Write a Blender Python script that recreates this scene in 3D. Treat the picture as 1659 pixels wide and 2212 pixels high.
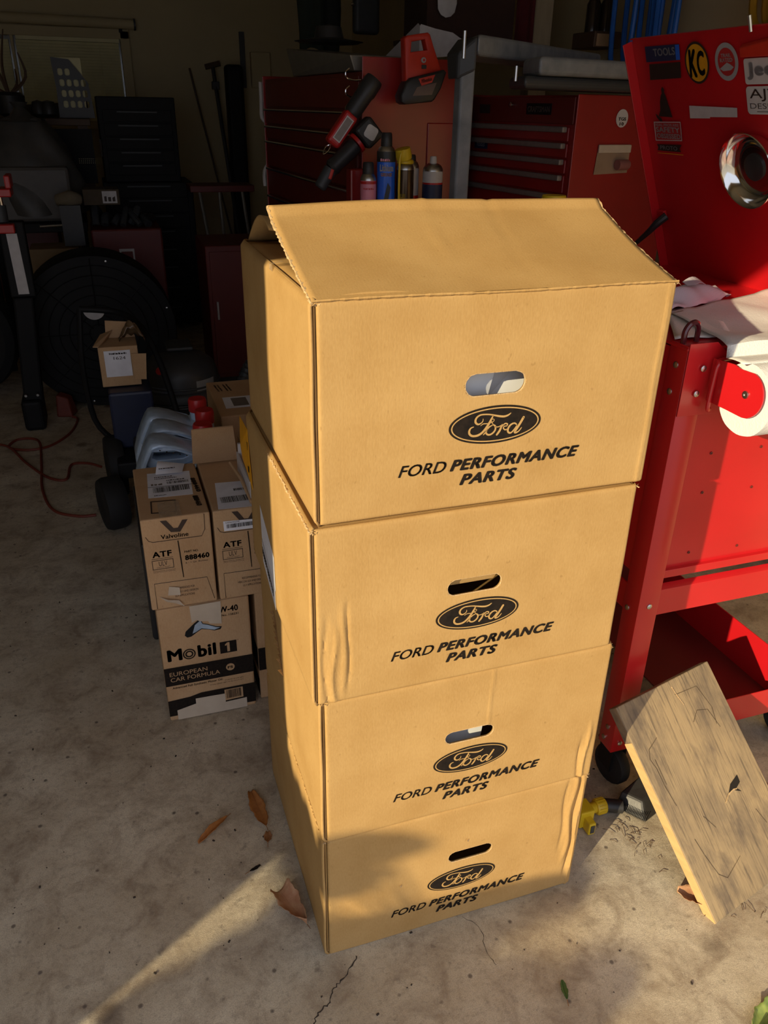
import bpy, bmesh, math, random
from mathutils import Vector as V, Matrix as Mx
random.seed(7)
SC = bpy.context.scene
COL = SC.collection
for o in list(bpy.data.objects): bpy.data.objects.remove(o)

# ------------------------------------------------------------------ camera
YAW, PIT, ROL = .3353, -.4709, .0194
FPX = 1718.57
CAM = V((-.23955, -.97821, 1.49974))
fw = V((math.sin(YAW)*math.cos(PIT), math.cos(YAW)*math.cos(PIT), math.sin(PIT)))
rt = V((math.cos(YAW), -math.sin(YAW), 0)); up = rt.cross(fw)
r2 = rt*math.cos(ROL)+up*math.sin(ROL); u2 = up*math.cos(ROL)-rt*math.sin(ROL)
cd = bpy.data.cameras.new('camera'); cam = bpy.data.objects.new('camera', cd); COL.objects.link(cam)
cam.matrix_world = Mx(((r2.x, u2.x, -fw.x, CAM.x), (r2.y, u2.y, -fw.y, CAM.y), (r2.z, u2.z, -fw.z, CAM.z), (0, 0, 0, 1)))
cd.sensor_fit = 'HORIZONTAL'; cd.sensor_width = 36; cd.lens = FPX/1659*36; cd.clip_start = .02
SC.camera = cam

# ------------------------------------------------------------------ light
SUN_AZ, SUN_EL = math.radians(31), math.radians(18.4)
SD = V((math.cos(SUN_EL)*math.cos(SUN_AZ), math.cos(SUN_EL)*math.sin(SUN_AZ), -math.sin(SUN_EL)))   # travel direction
sl = bpy.data.lights.new('sun', 'SUN'); sl.energy = 5.7; sl.color = (1, .82, .51); sl.angle = math.radians(.52)
so = bpy.data.objects.new('sun', sl); COL.objects.link(so); so.rotation_euler = SD.to_track_quat('-Z', 'Y').to_euler()
so.location = (-6, -5, 6)
wd = bpy.data.worlds.new('sky'); SC.world = wd; wd.use_nodes = True
bg = wd.node_tree.nodes['Background']; bg.inputs[0].default_value = (.78, .81, .93, 1); bg.inputs[1].default_value = 1.05
SC.view_settings.view_transform = 'Standard'; SC.view_settings.look = 'None'
SC.view_settings.exposure = 0.0; SC.view_settings.gamma = 1; SC.view_settings.use_curve_mapping = False

# ------------------------------------------------------------------ materials
def nodes(name):
    m = bpy.data.materials.new(name); m.use_nodes = True
    nt = m.node_tree; return m, nt, nt.nodes['Principled BSDF'], nt.nodes.new, nt.links.new
def mat(name, c, rough=.5, metal=0, c2=None, nscale=30, namt=.5, bump=0, bscale=200, coat=0, stretch=(1,1,1), emit=None, alpha=None, trans=0, detail=4):
    m, nt, b, N, L = nodes(name)
    b.inputs['Roughness'].default_value = rough; b.inputs['Metallic'].default_value = metal
    b.inputs['Coat Weight'].default_value = coat; b.inputs['Coat Roughness'].default_value = .15
    b.inputs['Transmission Weight'].default_value = trans
    if alpha is not None: b.inputs['Alpha'].default_value = alpha
    tc = N('ShaderNodeTexCoord'); mp = N('ShaderNodeMapping'); mp.inputs['Scale'].default_value = stretch
    L(tc.outputs['Object'], mp.inputs[0])
    n = N('ShaderNodeTexNoise'); n.inputs['Scale'].default_value = nscale; n.inputs['Detail'].default_value = detail
    L(mp.outputs[0], n.inputs[0])
    mix = N('ShaderNodeMix'); mix.data_type = 'RGBA'
    c2 = c2 or tuple(x*.82 for x in c)
    mix.inputs[6].default_value = (*c, 1); mix.inputs[7].default_value = (*c2, 1)
    mr = N('ShaderNodeMapRange'); mr.inputs[1].default_value = .5-.25; mr.inputs[2].default_value = .75; mr.inputs[4].default_value = namt*2 if namt < .5 else 1
    L(n.outputs[0], mr.inputs[0]); L(mr.outputs[0], mix.inputs[0]); L(mix.outputs[2], b.inputs['Base Color'])
    if bump:
        n2 = N('ShaderNodeTexNoise'); n2.inputs['Scale'].default_value = bscale; n2.inputs['Detail'].default_value = 3
        L(mp.outputs[0], n2.inputs[0]); bp = N('ShaderNodeBump'); bp.inputs['Strength'].default_value = bump; bp.inputs['Distance'].default_value = .002
        L(n2.outputs[0], bp.inputs['Height']); L(bp.outputs[0], b.inputs['Normal'])
    if emit: b.inputs['Emission Color'].default_value = (*emit[0], 1); b.inputs['Emission Strength'].default_value = emit[1]
    return m

def cardboard(name, c, c2, axis=0):
    m, nt, b, N, L = nodes(name)
    b.inputs['Roughness'].default_value = .82; b.inputs['Specular IOR Level'].default_value = .2
    tc = N('ShaderNodeTexCoord')
    def noise(s, st, det=3):
        mp = N('ShaderNodeMapping'); mp.inputs['Scale'].default_value = st; L(tc.outputs['Object'], mp.inputs[0])
        n = N('ShaderNodeTexNoise'); n.inputs['Scale'].default_value = s; n.inputs['Detail'].default_value = det; L(mp.outputs[0], n.inputs[0]); return n
    a = noise(9, (1, 1, 1), 4); f = noise(420, (1, 1, .35), 2); st = noise(90, (3, 3, .25), 2)
    mix = N('ShaderNodeMix'); mix.data_type = 'RGBA'; mix.inputs[6].default_value = (*c, 1); mix.inputs[7].default_value = (*c2, 1)
    ad = N('ShaderNodeMath'); ad.operation = 'MULTIPLY_ADD'; L(f.outputs[0], ad.inputs[0]); ad.inputs[1].default_value = .5
    L(a.outputs[0], ad.inputs[2])
    mr = N('ShaderNodeMapRange'); mr.inputs[1].default_value = .55; mr.inputs[2].default_value = 1.0; L(ad.outputs[0], mr.inputs[0])
    L(mr.outputs[0], mix.inputs[0])
    # sparse dark fibres
    fb = noise(170, (1, 1, .5), 1); fr = N('ShaderNodeMapRange'); fr.inputs[1].default_value = .72; fr.inputs[2].default_value = .8; fr.inputs[4].default_value = .35
    L(fb.outputs[0], fr.inputs[0]); mx2 = N('ShaderNodeMix'); mx2.data_type = 'RGBA'; L(mix.outputs[2], mx2.inputs[6]); mx2.inputs[7].default_value = (c2[0]*.6, c2[1]*.55, c2[2]*.5, 1)
    L(fr.outputs[0], mx2.inputs[0]); L(mx2.outputs[2], b.inputs['Base Color'])
    wv = N('ShaderNodeTexWave'); wv.wave_type = 'BANDS'; wv.bands_direction = 'X' if axis == 0 else 'Y'; wv.inputs['Scale'].default_value = 60
    wv.inputs['Distortion'].default_value = .6; L(tc.outputs['Object'], wv.inputs[0])
    s = N('ShaderNodeMath'); s.operation = 'MULTIPLY_ADD'; L(wv.outputs['Fac'], s.inputs[0]); s.inputs[1].default_value = .10
    s2 = N('ShaderNodeMath'); s2.operation = 'MULTIPLY_ADD'; L(st.outputs[0], s2.inputs[0]); s2.inputs[1].default_value = .22; L(f.outputs[0], s2.inputs[2]); L(s2.outputs[0], s.inputs[2])
    bp = N('ShaderNodeBump'); bp.inputs['Strength'].default_value = .17; bp.inputs['Distance'].default_value = .0012
    L(s.outputs[0], bp.inputs['Height']); L(bp.outputs[0], b.inputs['Normal'])
    return m

def concrete(name):
    m, nt, b, N, L = nodes(name); b.inputs['Roughness'].default_value = .8
    tc = N('ShaderNodeTexCoord')
    def noise(s, det=5, rough=.6, off=(0,0,0), dist=0):
        mp = N('ShaderNodeMapping'); mp.inputs['Location'].default_value = off; L(tc.outputs['Object'], mp.inputs[0])
        n = N('ShaderNodeTexNoise'); n.inputs['Scale'].default_value = s; n.inputs['Detail'].default_value = det; n.inputs['Roughness'].default_value = rough
        n.inputs['Distortion'].default_value = dist; L(mp.outputs[0], n.inputs[0]); return n.outputs[0]
    def rng(src, a, c, lo=0., hi=1.):
        r = N('ShaderNodeMapRange'); r.inputs[1].default_value = a; r.inputs[2].default_value = c; r.inputs[3].default_value = lo; r.inputs[4].default_value = hi; L(src, r.inputs[0]); return r.outputs[0]
    def mixc(fac, A, B):
        x = N('ShaderNodeMix'); x.data_type = 'RGBA'; L(fac, x.inputs[0])
        for s, k in ((A, 6), (B, 7)):
            if isinstance(s, tuple): x.inputs[k].default_value = (*s, 1)
            else: L(s, x.inputs[k])
        return x.outputs[2]
    base = mixc(rng(noise(3.2, 6), .35, .65), (.78, .70, .54), (.52, .43, .30))
    base = mixc(rng(noise(11, 5, .7, (3, 1, 0), .5), .46, .70, 0, .7), base, (.22, .145, .085))          # brown stains
    base = mixc(rng(noise(30, 4, .6, (7, 2, 0)), .62, .72, 0, .55), base, (.12, .09, .07))              # spots
    base = mixc(rng(noise(430, 5, .9), .46, .66, 0, .75), base, (.22, .18, .14))                       # fine grit
    base = mixc(rng(noise(760, 2, .8, (2, 9, 0)), .60, .68, 0, .6), base, (.68, .62, .52))             # pale sand grains
    vo = N('ShaderNodeTexVoronoi'); vo.inputs['Scale'].default_value = 17; vo.inputs['Randomness'].default_value = 1; L(tc.outputs['Object'], vo.inputs[0])
    base = mixc(rng(noise(75, 4, .8, (4, 4, 0)), .5, .68, 0, .45), base, (.24, .19, .14))                   # mid-scale mottling
    base = mixc(rng(vo.outputs['Distance'], .05, .10, .75, 0), base, (.07, .05, .045))                  # small oil drips
    vo2 = N('ShaderNodeTexVoronoi'); vo2.inputs['Scale'].default_value = 4.3; L(tc.outputs['Object'], vo2.inputs[0])
    nn = N('ShaderNodeMath'); nn.operation = 'MULTIPLY_ADD'; L(noise(40, 3), nn.inputs[0]); nn.inputs[1].default_value = .12; L(vo2.outputs['Distance'], nn.inputs[2])
    base = mixc(rng(nn.outputs[0], .12, .22, .7, 0), base, (.11, .075, .05))                             # larger stains
    L(base, b.inputs['Base Color'])
    bp = N('ShaderNodeBump'); bp.inputs['Strength'].default_value = .7; bp.inputs['Distance'].default_value = .0025
    hh = N('ShaderNodeMath'); hh.operation = 'MULTIPLY_ADD'; L(noise(520, 4, .8), hh.inputs[0]); hh.inputs[1].default_value = .6; L(noise(40, 4), hh.inputs[2])
    L(hh.outputs[0], bp.inputs['Height']); L(bp.outputs[0], b.inputs['Normal'])
    return m

def wood(name, light, mid, dark, scale=1.0):
    m, nt, b, N, L = nodes(name); b.inputs['Roughness'].default_value = .75
    tc = N('ShaderNodeTexCoord')
    def noise(s, st, det=5, off=0):
        mp = N('ShaderNodeMapping'); mp.inputs['Scale'].default_value = st; mp.inputs['Location'].default_value = (off, off, 0); L(tc.outputs['Object'], mp.inputs[0])
        n = N('ShaderNodeTexNoise'); n.inputs['Scale'].default_value = s; n.inputs['Detail'].default_value = det; n.inputs['Roughness'].default_value = .65; n.inputs['Distortion'].default_value = .25; L(mp.outputs[0], n.inputs[0]); return n.outputs[0]
    def mixc(fac, A, B):
        x = N('ShaderNodeMix'); x.data_type = 'RGBA'; L(fac, x.inputs[0])
        for s, k in ((A, 6), (B, 7)):
            if isinstance(s, tuple): x.inputs[k].default_value = (*s, 1)
            else: L(s, x.inputs[k])
        return x.outputs[2]
    def rng(src, a, c, lo=0., hi=1.):
        r = N('ShaderNodeMapRange'); r.inputs[1].default_value = a; r.inputs[2].default_value = c; r.inputs[3].default_value = lo; r.inputs[4].default_value = hi; L(src, r.inputs[0]); return r.outputs[0]
    c = mixc(rng(noise(7, (1.2, .6, 1)), .4, .65), light, mid)
    c = mixc(rng(noise(34, (4, .22, 1)), .52, .68, 0, .75), c, dark)
    c = mixc(rng(noise(9, (1.6, .7, 1), 6, 4), .48, .66, 0, .75), c, (dark[0]*1.5, dark[1]*1.5, dark[2]*1.5))
    L(c, b.inputs['Base Color'])
    bp = N('ShaderNodeBump'); bp.inputs['Strength'].default_value = .4; bp.inputs['Distance'].default_value = .002
    L(noise(60, (4, .2, 1)), bp.inputs['Height']); L(bp.outputs[0], b.inputs['Normal'])
    return m

KR = cardboard('kraft_cardboard', (.515, .325, .128), (.435, .26, .092))
KR_Y = cardboard('kraft_cardboard_side', (.515, .325, .128), (.435, .26, .092), 1)
KR2 = cardboard('brown_cardboard', (.56, .37, .21), (.47, .29, .15))
KEDGE = mat('torn_cardboard_edge', (.72, .53, .30), .9, c2=(.45, .28, .12), nscale=300, bump=.6, bscale=500)
INK = mat('black_ink', (.010, .008, .007), .8, c2=(.03, .02, .014), nscale=140, namt=.3)
INK.node_tree.nodes['Principled BSDF'].inputs['Specular IOR Level'].default_value = .15
INKB = mat('dark_brown_ink', (.05, .03, .022), .6)
CONC = concrete('concrete')
RED = mat('red_enamel', (.62, .012, .018), .32, c2=(.50, .010, .014), nscale=5, bump=.05, bscale=300, coat=.35)
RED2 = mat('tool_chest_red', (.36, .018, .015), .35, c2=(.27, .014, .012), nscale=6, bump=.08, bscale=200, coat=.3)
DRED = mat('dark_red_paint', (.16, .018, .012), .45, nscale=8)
BLK = mat('black_plastic', (.022, .022, .024), .45, c2=(.03, .03, .03), nscale=40, bump=.1)
RUB = mat('black_rubber', (.012, .012, .013), .75, nscale=80, bump=.3, bscale=120)
BLKM = mat('black_painted_metal', (.009, .009, .010), .6, nscale=20)
BLKM.node_tree.nodes['Principled BSDF'].inputs['Specular IOR Level'].default_value = .25
GRYP = mat('grey_plastic', (.27, .29, .31), .55, c2=(.16, .18, .20), nscale=25, bump=.15, bscale=350)
DGRY = mat('dark_grey_plastic', (.05, .055, .06), .5, nscale=25, bump=.1)
CHR = mat('chrome', (.86, .86, .84), .12, 1, nscale=3)
ZNC = mat('zinc_rivet', (.62, .62, .60), .32, 1, nscale=60)
GHN = mat('grey_drawer_pull', (.27, .235, .215), .5, .3, nscale=60)
WHT = mat('white_label', (.86, .88, .95), .6, c2=(.72, .72, .78), nscale=20)
WPAP = mat('white_paper_towel', (.82, .82, .80), .9, c2=(.78, .78, .77), nscale=60, bump=.5, bscale=260)
WPLS = mat('white_plastic_bag', (.62, .60, .66), .35, c2=(.52, .50, .56), nscale=10, bump=.3, bscale=60)
GWRP = mat('grey_foam_wrap', (.66, .68, .70), .35, nscale=10)
YEL = mat('yellow_plastic', (.80, .56, .02), .4, nscale=30)
YLB = mat('yellow_label', (.80, .36, .005), .5, nscale=30)
BLU = mat('blue_can_paint', (.03, .16, .85), .35, nscale=20)
BHOSE = mat('blue_hose_rubber', (.012, .13, .55), .45, nscale=20)
YHOSE = mat('yellow_hose_rubber', (.45, .25, .01), .5, nscale=20)
PINK = mat('pink_can_paint', (.80, .28, .38), .4, nscale=20)
SILV = mat('silver_jug_plastic', (.62, .80, 1.0), .26, .12, c2=(.30, .38, .50), nscale=15)
REDC = mat('red_cap_plastic', (.55, .02, .02), .35, nscale=30)
ORG = mat('orange_red_plastic', (.62, .035, .015), .45, nscale=30)
CORD = mat('orange_cord', (.20, .035, .018), .6, nscale=60)
TAPE = mat('masking_tape', (.62, .53, .42), .7, c2=(.55, .46, .36), nscale=30, bump=.2)
CTAPE = mat('clear_tape', (.70, .55, .38), .15, c2=(.62, .45, .28), nscale=12, bump=.4, bscale=60, alpha=.45)
WALL = mat('tan_wall_paint', (.55, .46, .27), .85, c2=(.50, .42, .25), nscale=4, bump=.2, bscale=60)
CEIL = mat('ceiling_paint', (.42, .38, .30), .9, nscale=4)
BLND = mat('blind_slat', (.80, .74, .42), .6, nscale=8)
WOODP = wood('weathered_board', (.42, .31, .175), (.27, .205, .13), (.085, .066, .052))
WOODE = mat('fresh_cut_board_edge', (.62, .42, .19), .7, c2=(.52, .33, .14), nscale=14, stretch=(6, .5, 6), bump=.2)
LEAF = mat('dry_brown_leaf', (.36, .16, .05), .7, c2=(.20, .08, .03), nscale=60, bump=.4)
LEAF2 = mat('orange_brown_leaf', (.48, .20, .05), .6, c2=(.30, .11, .03), nscale=60, bump=.4)
LEAFP = mat('pale_brown_leaf', (.58, .36, .20), .7, c2=(.40, .17, .08), nscale=40, bump=.4)
GRN = mat('green_leaf', (.05, .12, .03), .5, nscale=60)
GRNL = mat('pale_green_leaf', (.35, .42, .10), .5, c2=(.12, .2, .05), nscale=60)
FOL = mat('hedge_foliage', (.06, .11, .03), .6, nscale=6)
CRK = mat('crack_dirt', (.05, .038, .03), .95, nscale=200)  # dark brown of the floor cracks and grit
DARKW = mat('dark_wood', (.10, .055, .03), .6, nscale=12, stretch=(1, 8, 1))
GREYBAG = mat('clear_grey_bag', (.09, .085, .075), .45, c2=(.05, .05, .05), nscale=9, bump=.5, bscale=30)
KCY = mat('sticker_yellow', (.80, .38, .01), .5, nscale=30)
STW = mat('sticker_white', (.66, .64, .64), .5, nscale=30)
STG = mat('sticker_silver', (.42, .42, .44), .4, nscale=30)
STR = mat('sticker_red', (.48, .03, .03), .5, nscale=30)
STB = mat('sticker_navy', (.02, .03, .09), .5, nscale=30)
STD = mat('sticker_charcoal', (.035, .02, .015), .6, nscale=30)
GOLD = mat('gold_script', (.55, .40, .15), .4, nscale=30)
GRASS = mat('driveway_gravel', (.42, .38, .31), .9, nscale=6)
GLASS = mat('window_glass', (.5, .5, .45), .1, trans=.8)

# ------------------------------------------------------------------ mesh helpers
class MB:
    def __init__(s): s.v = []; s.f = []
    def add(s, vs, fs):
        k = len(s.v); s.v += [tuple(p) for p in vs]; s.f += [tuple(i+k for i in f) for f in fs]; return s
    def box(s, x0, x1, y0, y1, z0, z1):
        return s.add([(x, y, z) for z in (z0, z1) for y in (y0, y1) for x in (x0, x1)],
                     [(0, 2, 3, 1), (4, 5, 7, 6), (0, 1, 5, 4), (2, 6, 7, 3), (0, 4, 6, 2), (1, 3, 7, 5)])
    def obox(s, c, dims, rot):
        m = rot.to_3x3() if hasattr(rot, 'to_3x3') else rot
        vs = [V(c)+m@V((x*dims[0]/2, y*dims[1]/2, z*dims[2]/2)) for z in (-1, 1) for y in (-1, 1) for x in (-1, 1)]
        return s.add(vs, [(0, 2, 3, 1), (4, 5, 7, 6), (0, 1, 5, 4), (2, 6, 7, 3), (0, 4, 6, 2), (1, 3, 7, 5)])
    def hexa(s, a, b):           # two quads (lists of 4 points, same winding) joined
        return s.add(list(a)+list(b), [(3, 2, 1, 0), (4, 5, 6, 7), (0, 1, 5, 4), (1, 2, 6, 5), (2, 3, 7, 6), (3, 0, 4, 7)])
    def quad(s, *p): return s.add(p, [tuple(range(len(p)))])
    def tube(s, path, r, n=8, closed=False, smooth=0, caps=True):
        P = [V(p) for p in path]
        R = list(r) if isinstance(r, (list, tuple)) else [r]*len(P)
        if smooth: P, R = catmull(P, R, smooth, closed)
        m = len(P); vs = []; prev = None
        for i, p in enumerate(P):
            a = P[(i-1) % m] if (closed or i) else p; b = P[(i+1) % m] if (closed or i < m-1) else p
            t = (b-a).normalized()
            if prev is None: x = t.orthogonal().normalized()
            else: x = (prev-t*prev.dot(t)).normalized()
            prev = x; y = t.cross(x)
            for k in range(n):
                an = 2*math.pi*k/n; vs.append(p+(x*math.cos(an)+y*math.sin(an))*R[i])
        fs = []
        for i in range(m if closed else m-1):
            for k in range(n):
                a, b = i*n+k, i*n+(k+1) % n; c, d = ((i+1) % m)*n+(k+1) % n, ((i+1) % m)*n+k
                fs.append((a, b, c, d))
        if caps and not closed: fs += [tuple(reversed(range(n))), tuple(range((m-1)*n, m*n))]
        return s.add(vs, fs)
    def lathe(s, prof, c, axis=(0, 0, 1), n=28):
        ax = V(axis).normalized(); x = ax.orthogonal().normalized(); y = ax.cross(x); vs = []
        for r, h in prof:
            for k in range(n):
                an = 2*math.pi*k/n; vs.append(V(c)+ax*h+(x*math.cos(an)+y*math.sin(an))*max(r, 1e-5))
        fs = []
        for i in range(len(prof)-1):
            for k in range(n): fs.append((i*n+k, i*n+(k+1) % n, (i+1)*n+(k+1) % n, (i+1)*n+k))
        fs += [tuple(reversed(range(n))), tuple(range((len(prof)-1)*n, len(prof)*n))]
        return s.add(vs, fs)
    def grid(s, fn, nu, nv):
        vs = [fn(i/nu, j/nv) for j in range(nv+1) for i in range(nu+1)]
        return s.add(vs, [(j*(nu+1)+i, j*(nu+1)+i+1, (j+1)*(nu+1)+i+1, (j+1)*(nu+1)+i) for j in range(nv) for i in range(nu)])
    def mesh(s, name='m'):
        me = bpy.data.meshes.new(name); me.from_pydata(s.v, [], s.f); me.validate(); return me

def catmull(P, R, k, closed=False):
    m = len(P); out = []; rr = []
    for i in range(m if closed else m-1):
        g = (lambda j: P[j % m]) if closed else (lambda j: P[min(max(j, 0), m-1)])
        h = (lambda j: R[j % m]) if closed else (lambda j: R[min(max(j, 0), m-1)])
        for q in range(k):
            t = q/k
            out.append(.5*((2*g(i))+(g(i+1)-g(i-1))*t+(2*g(i-1)-5*g(i)+4*g(i+1)-g(i+2))*t*t+(3*g(i)-g(i-1)-3*g(i+1)+g(i+2))*t**3))
            rr.append(h(i)*(1-t)+h(i+1)*t)
    if not closed: out.append(P[-1]); rr.append(R[-1])
    return out, rr

def basis(origin, right, upv):
    r = V(right).normalized(); u = V(upv).normalized(); n = r.cross(u); o = V(origin)
    return Mx(((r.x, u.x, n.x, o.x), (r.y, u.y, n.y, o.y), (r.z, u.z, n.z, o.z), (0, 0, 0, 1)))

def _curve_mesh(cu):
    o = bpy.data.objects.new('tmp', cu); COL.objects.link(o); dg = bpy.context.evaluated_depsgraph_get()
    me = bpy.data.meshes.new_from_object(o.evaluated_get(dg)); bpy.data.objects.remove(o); bpy.data.curves.remove(cu)
    return me
def flat(loops, thick=0.0, M=None, bevel=0.0):       # loops of (x, y): outline + holes, extruded towards -normal
    cu = bpy.data.curves.new('c', 'CURVE'); cu.dimensions = '2D'; cu.fill_mode = 'BOTH'
    cu.extrude = max(thick/2-bevel, 0); cu.bevel_depth = bevel; cu.bevel_resolution = 1; cu.offset = -bevel
    for lp in loops:
        sp = cu.splines.new('POLY'); sp.points.add(len(lp)-1); sp.use_cyclic_u = True
        for p, q in zip(sp.points, lp): p.co = (q[0], q[1], 0, 1)
    me = _curve_mesh(cu); me.transform(Mx.Translation((0, 0, -thick/2)))
    if M: me.transform(M)
    return me
def rrect(x0, x1, y0, y1, r, n=5):
    out = []
    for cx, cy, a0 in ((x1-r, y1-r, 0), (x0+r, y1-r, 90), (x0+r, y0+r, 180), (x1-r, y0+r, 270)):
        for k in range(n+1):
            a = math.radians(a0+90*k/n); out.append((cx+r*math.cos(a), cy+r*math.sin(a)))
    return out
def ell(cx, cy, rx, ry, n=40, a0=0): return [(cx+rx*math.cos(2*math.pi*k/n+a0), cy+ry*math.sin(2*math.pi*k/n+a0)) for k in range(n)]
def text_mesh(s, x0, x1, y0, y1, M, bold=0.0, shear=0.0):
    cu = bpy.data.curves.new('t', 'FONT'); cu.body = s; cu.size = 1; cu.shear = shear; cu.resolution_u = 4; cu.offset = min(bold, 0)
    if bold > 0: cu.space_character = 1+bold*3.2
    me = _curve_mesh(cu)
    if bold > 0:                                   # heavier strokes: the glyph repeated with small shifts
        bm = bmesh.new(); bm.from_mesh(me); src = bm.verts[:]+bm.edges[:]+bm.faces[:]
        for k in range(8):
            d = bmesh.ops.duplicate(bm, geom=src); vs = [g for g in d['geom'] if isinstance(g, bmesh.types.BMVert)]
            bmesh.ops.translate(bm, verts=vs, vec=(bold*1.5*math.cos(k*math.pi/4), bold*1.1*math.sin(k*math.pi/4), 0))
        bm.to_mesh(me); bm.free()
    xs = [v.co.x for v in me.vertices]; ys = [v.co.y for v in me.vertices]
    a, b, c, d = min(xs), max(xs), min(ys), max(ys)
    sx = (x1-x0)/(b-a); sy = (y1-y0)/(d-c)
    me.transform(M @ Mx(((sx, 0, 0, x0-a*sx), (0, sy, 0, y0-c*sy), (0, 0, 1, 0), (0, 0, 0, 1))))
    return me

WM = {}
def tag(o, label=None, cat=None, group=None, kind=None):
    if label: o['label'] = label
    if cat: o['category'] = cat
    if group: o['group'] = group
    if kind: o['kind'] = kind
    return o
def thing(name, label, cat, loc=(0, 0, 0), rz=0.0, group=None):
    o = bpy.data.objects.new(name, None); COL.objects.link(o); o.empty_display_size = .05
    o.location = loc; o.rotation_euler = (0, 0, rz); WM[o] = Mx.Translation(V(loc)) @ Mx.Rotation(rz, 4, 'Z')
    return tag(o, label, cat, group)
def put(name, g, m, parent=None, bevel=0.0, seg=2, smooth=False, label=None, kind=None, local=False, solid=0.0, ang=35):
    me = g.mesh(name) if isinstance(g, MB) else g
    me.name = name
    if parent is not None and not local: me.transform(WM[parent].inverted())
    o = bpy.data.objects.new(name, me); COL.objects.link(o)
    me.materials.clear()
    me.materials.append(m)
    if parent is not None: o.parent = parent; WM[o] = WM[parent]
    else: WM[o] = Mx()
    bm = bmesh.new(); bm.from_mesh(me); bmesh.ops.remove_doubles(bm, verts=bm.verts, dist=1e-6)
    if not solid and len(bm.faces) < 60000 and any(len(e.link_faces) == 2 for e in bm.edges): bmesh.ops.recalc_face_normals(bm, faces=bm.faces)
    bm.to_mesh(me); bm.free()
    if smooth:
        for p in me.polygons: p.use_smooth = True
        me.set_sharp_from_angle(angle=math.radians(ang))
    if solid:
        md = o.modifiers.new('s', 'SOLIDIFY'); md.thickness = solid; md.offset = 0
    if bevel:
        md = o.modifiers.new('b', 'BEVEL'); md.width = bevel; md.segments = seg; md.limit_method = 'ANGLE'; md.angle_limit = math.radians(40)
    if label: o['label'] = label
    if kind: o['kind'] = kind
    return o
def text(parent, s, x0, x1, y0, y1, M, m=INK, bold=0.0, shear=0.0, name='printed_text', label=None):
    return put(name, text_mesh(s, x0, x1, y0, y1, M, bold, shear), m, parent, label=label)
def scribble(parent, x0, x1, y0, y1, M, m=None, seed=1):      # print too small to read: rows of short dashes
    rnd = random.Random(seed); x = x0; g = MB(); h = y1-y0
    while x < x1-h*.3:
        w = h*rnd.uniform(.35, 1.1); g.add([M @ V((x, y0, 0)), M @ V((min(x+w, x1), y0, 0)), M @ V((min(x+w, x1), y0+h*rnd.uniform(.6, 1), 0)), M @ V((x, y0+h*rnd.uniform(.6, 1), 0))], [(0, 1, 2, 3)]); x += w+h*.25
    return put('fine_print', g, m or INKB, parent)
def face(origin, right, upv): return basis(origin, right, upv)
def B(*a): return MB().box(*a)
def rot(ax, deg): return Mx.Rotation(math.radians(deg), 3, ax)
def copy_tree(o, loc, rz=None, label=None):
    c = o.copy(); COL.objects.link(c); c.location = loc
    if rz is not None: c.rotation_euler = (0, 0, rz)
    if label: c['label'] = label
    for ch in list(o.children):
        d = ch.copy(); COL.objects.link(d); d.parent = c
        for g in list(ch.children):
            e = g.copy(); COL.objects.link(e); e.parent = d
    return c
# ------------------------------------------------------------------ setting
def structure(name, g, m, **k):
    o = put(name, g, m, None, **k); o['kind'] = 'structure'; return o
fl = structure('floor', MB().grid(lambda u, v: (-3.3+5.4*u, -.9+7.45*v, 0), 10, 14), CONC)
structure('trim_1', B(-12, 12, -14, -.90, -.12, -.004), GRASS)['label'] = 'pale concrete driveway outside the garage opening'
structure('wall_back', B(-3.3, 2.15, 6.5, 6.65, 0, 2.7), WALL)
structure('wall_right', B(2.0, 2.15, -.94, 6.5, 0, 2.7), WALL)
structure('wall_left', B(-3.45, -3.3, -.94, 6.65, 0, 2.7), WALL)
structure('wall_front', flat([[(-3.45, -.02), (-2.047, -.02), (-2.047, 2.16), (1.75, 2.16), (1.75, -.02), (2.15, -.02), (2.15, 2.75), (-3.45, 2.75)]], .15, basis((0, -.94, 0), (1, 0, 0), (0, 0, 1))), WALL)
structure('ceiling', B(-3.45, 2.15, -.94, 6.65, 2.7, 2.82), CEIL)
structure('trim_2', B(-3.29, -.3, 6.48, 6.5, 0, .1), WALL)
# crack across the slab: thin sunken dirt line
def ribbon(pts, w, z=.0006, seed=1, jag=.004):
    rnd = random.Random(seed); P, R = catmull([V((*p, 0)) for p in pts], [w]*len(pts), 6); g = MB(); vs = []
    for i, p in enumerate(P):
        t = (P[min(i+1, len(P)-1)]-P[max(i-1, 0)]).normalized(); n = V((-t.y, t.x, 0))
        p = p+n*rnd.uniform(-jag, jag); ww = w*rnd.uniform(.35, 1.3)
        vs += [(p.x+n.x*ww, p.y+n.y*ww, z), (p.x-n.x*ww, p.y-n.y*ww, z)]
    return g.add(vs, [(2*i, 2*i+1, 2*i+3, 2*i+2) for i in range(len(P)-1)])
put('crack', ribbon([(.057, -.018), (.022, -.05), (-.003, -.066), (-.019, -.088), (-.041, -.099), (-.055, -.118), (-.062, -.15), (-.10, -.19), (-.13, -.3)], .0015, jag=.0025), CRK, fl, label='thin dark crack running from the box corner')
put('crack', ribbon([(.29, -.002), (.315, -.04), (.305, -.08), (.31, -.12)], .0005, seed=4, jag=.002), CRK, fl)
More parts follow.
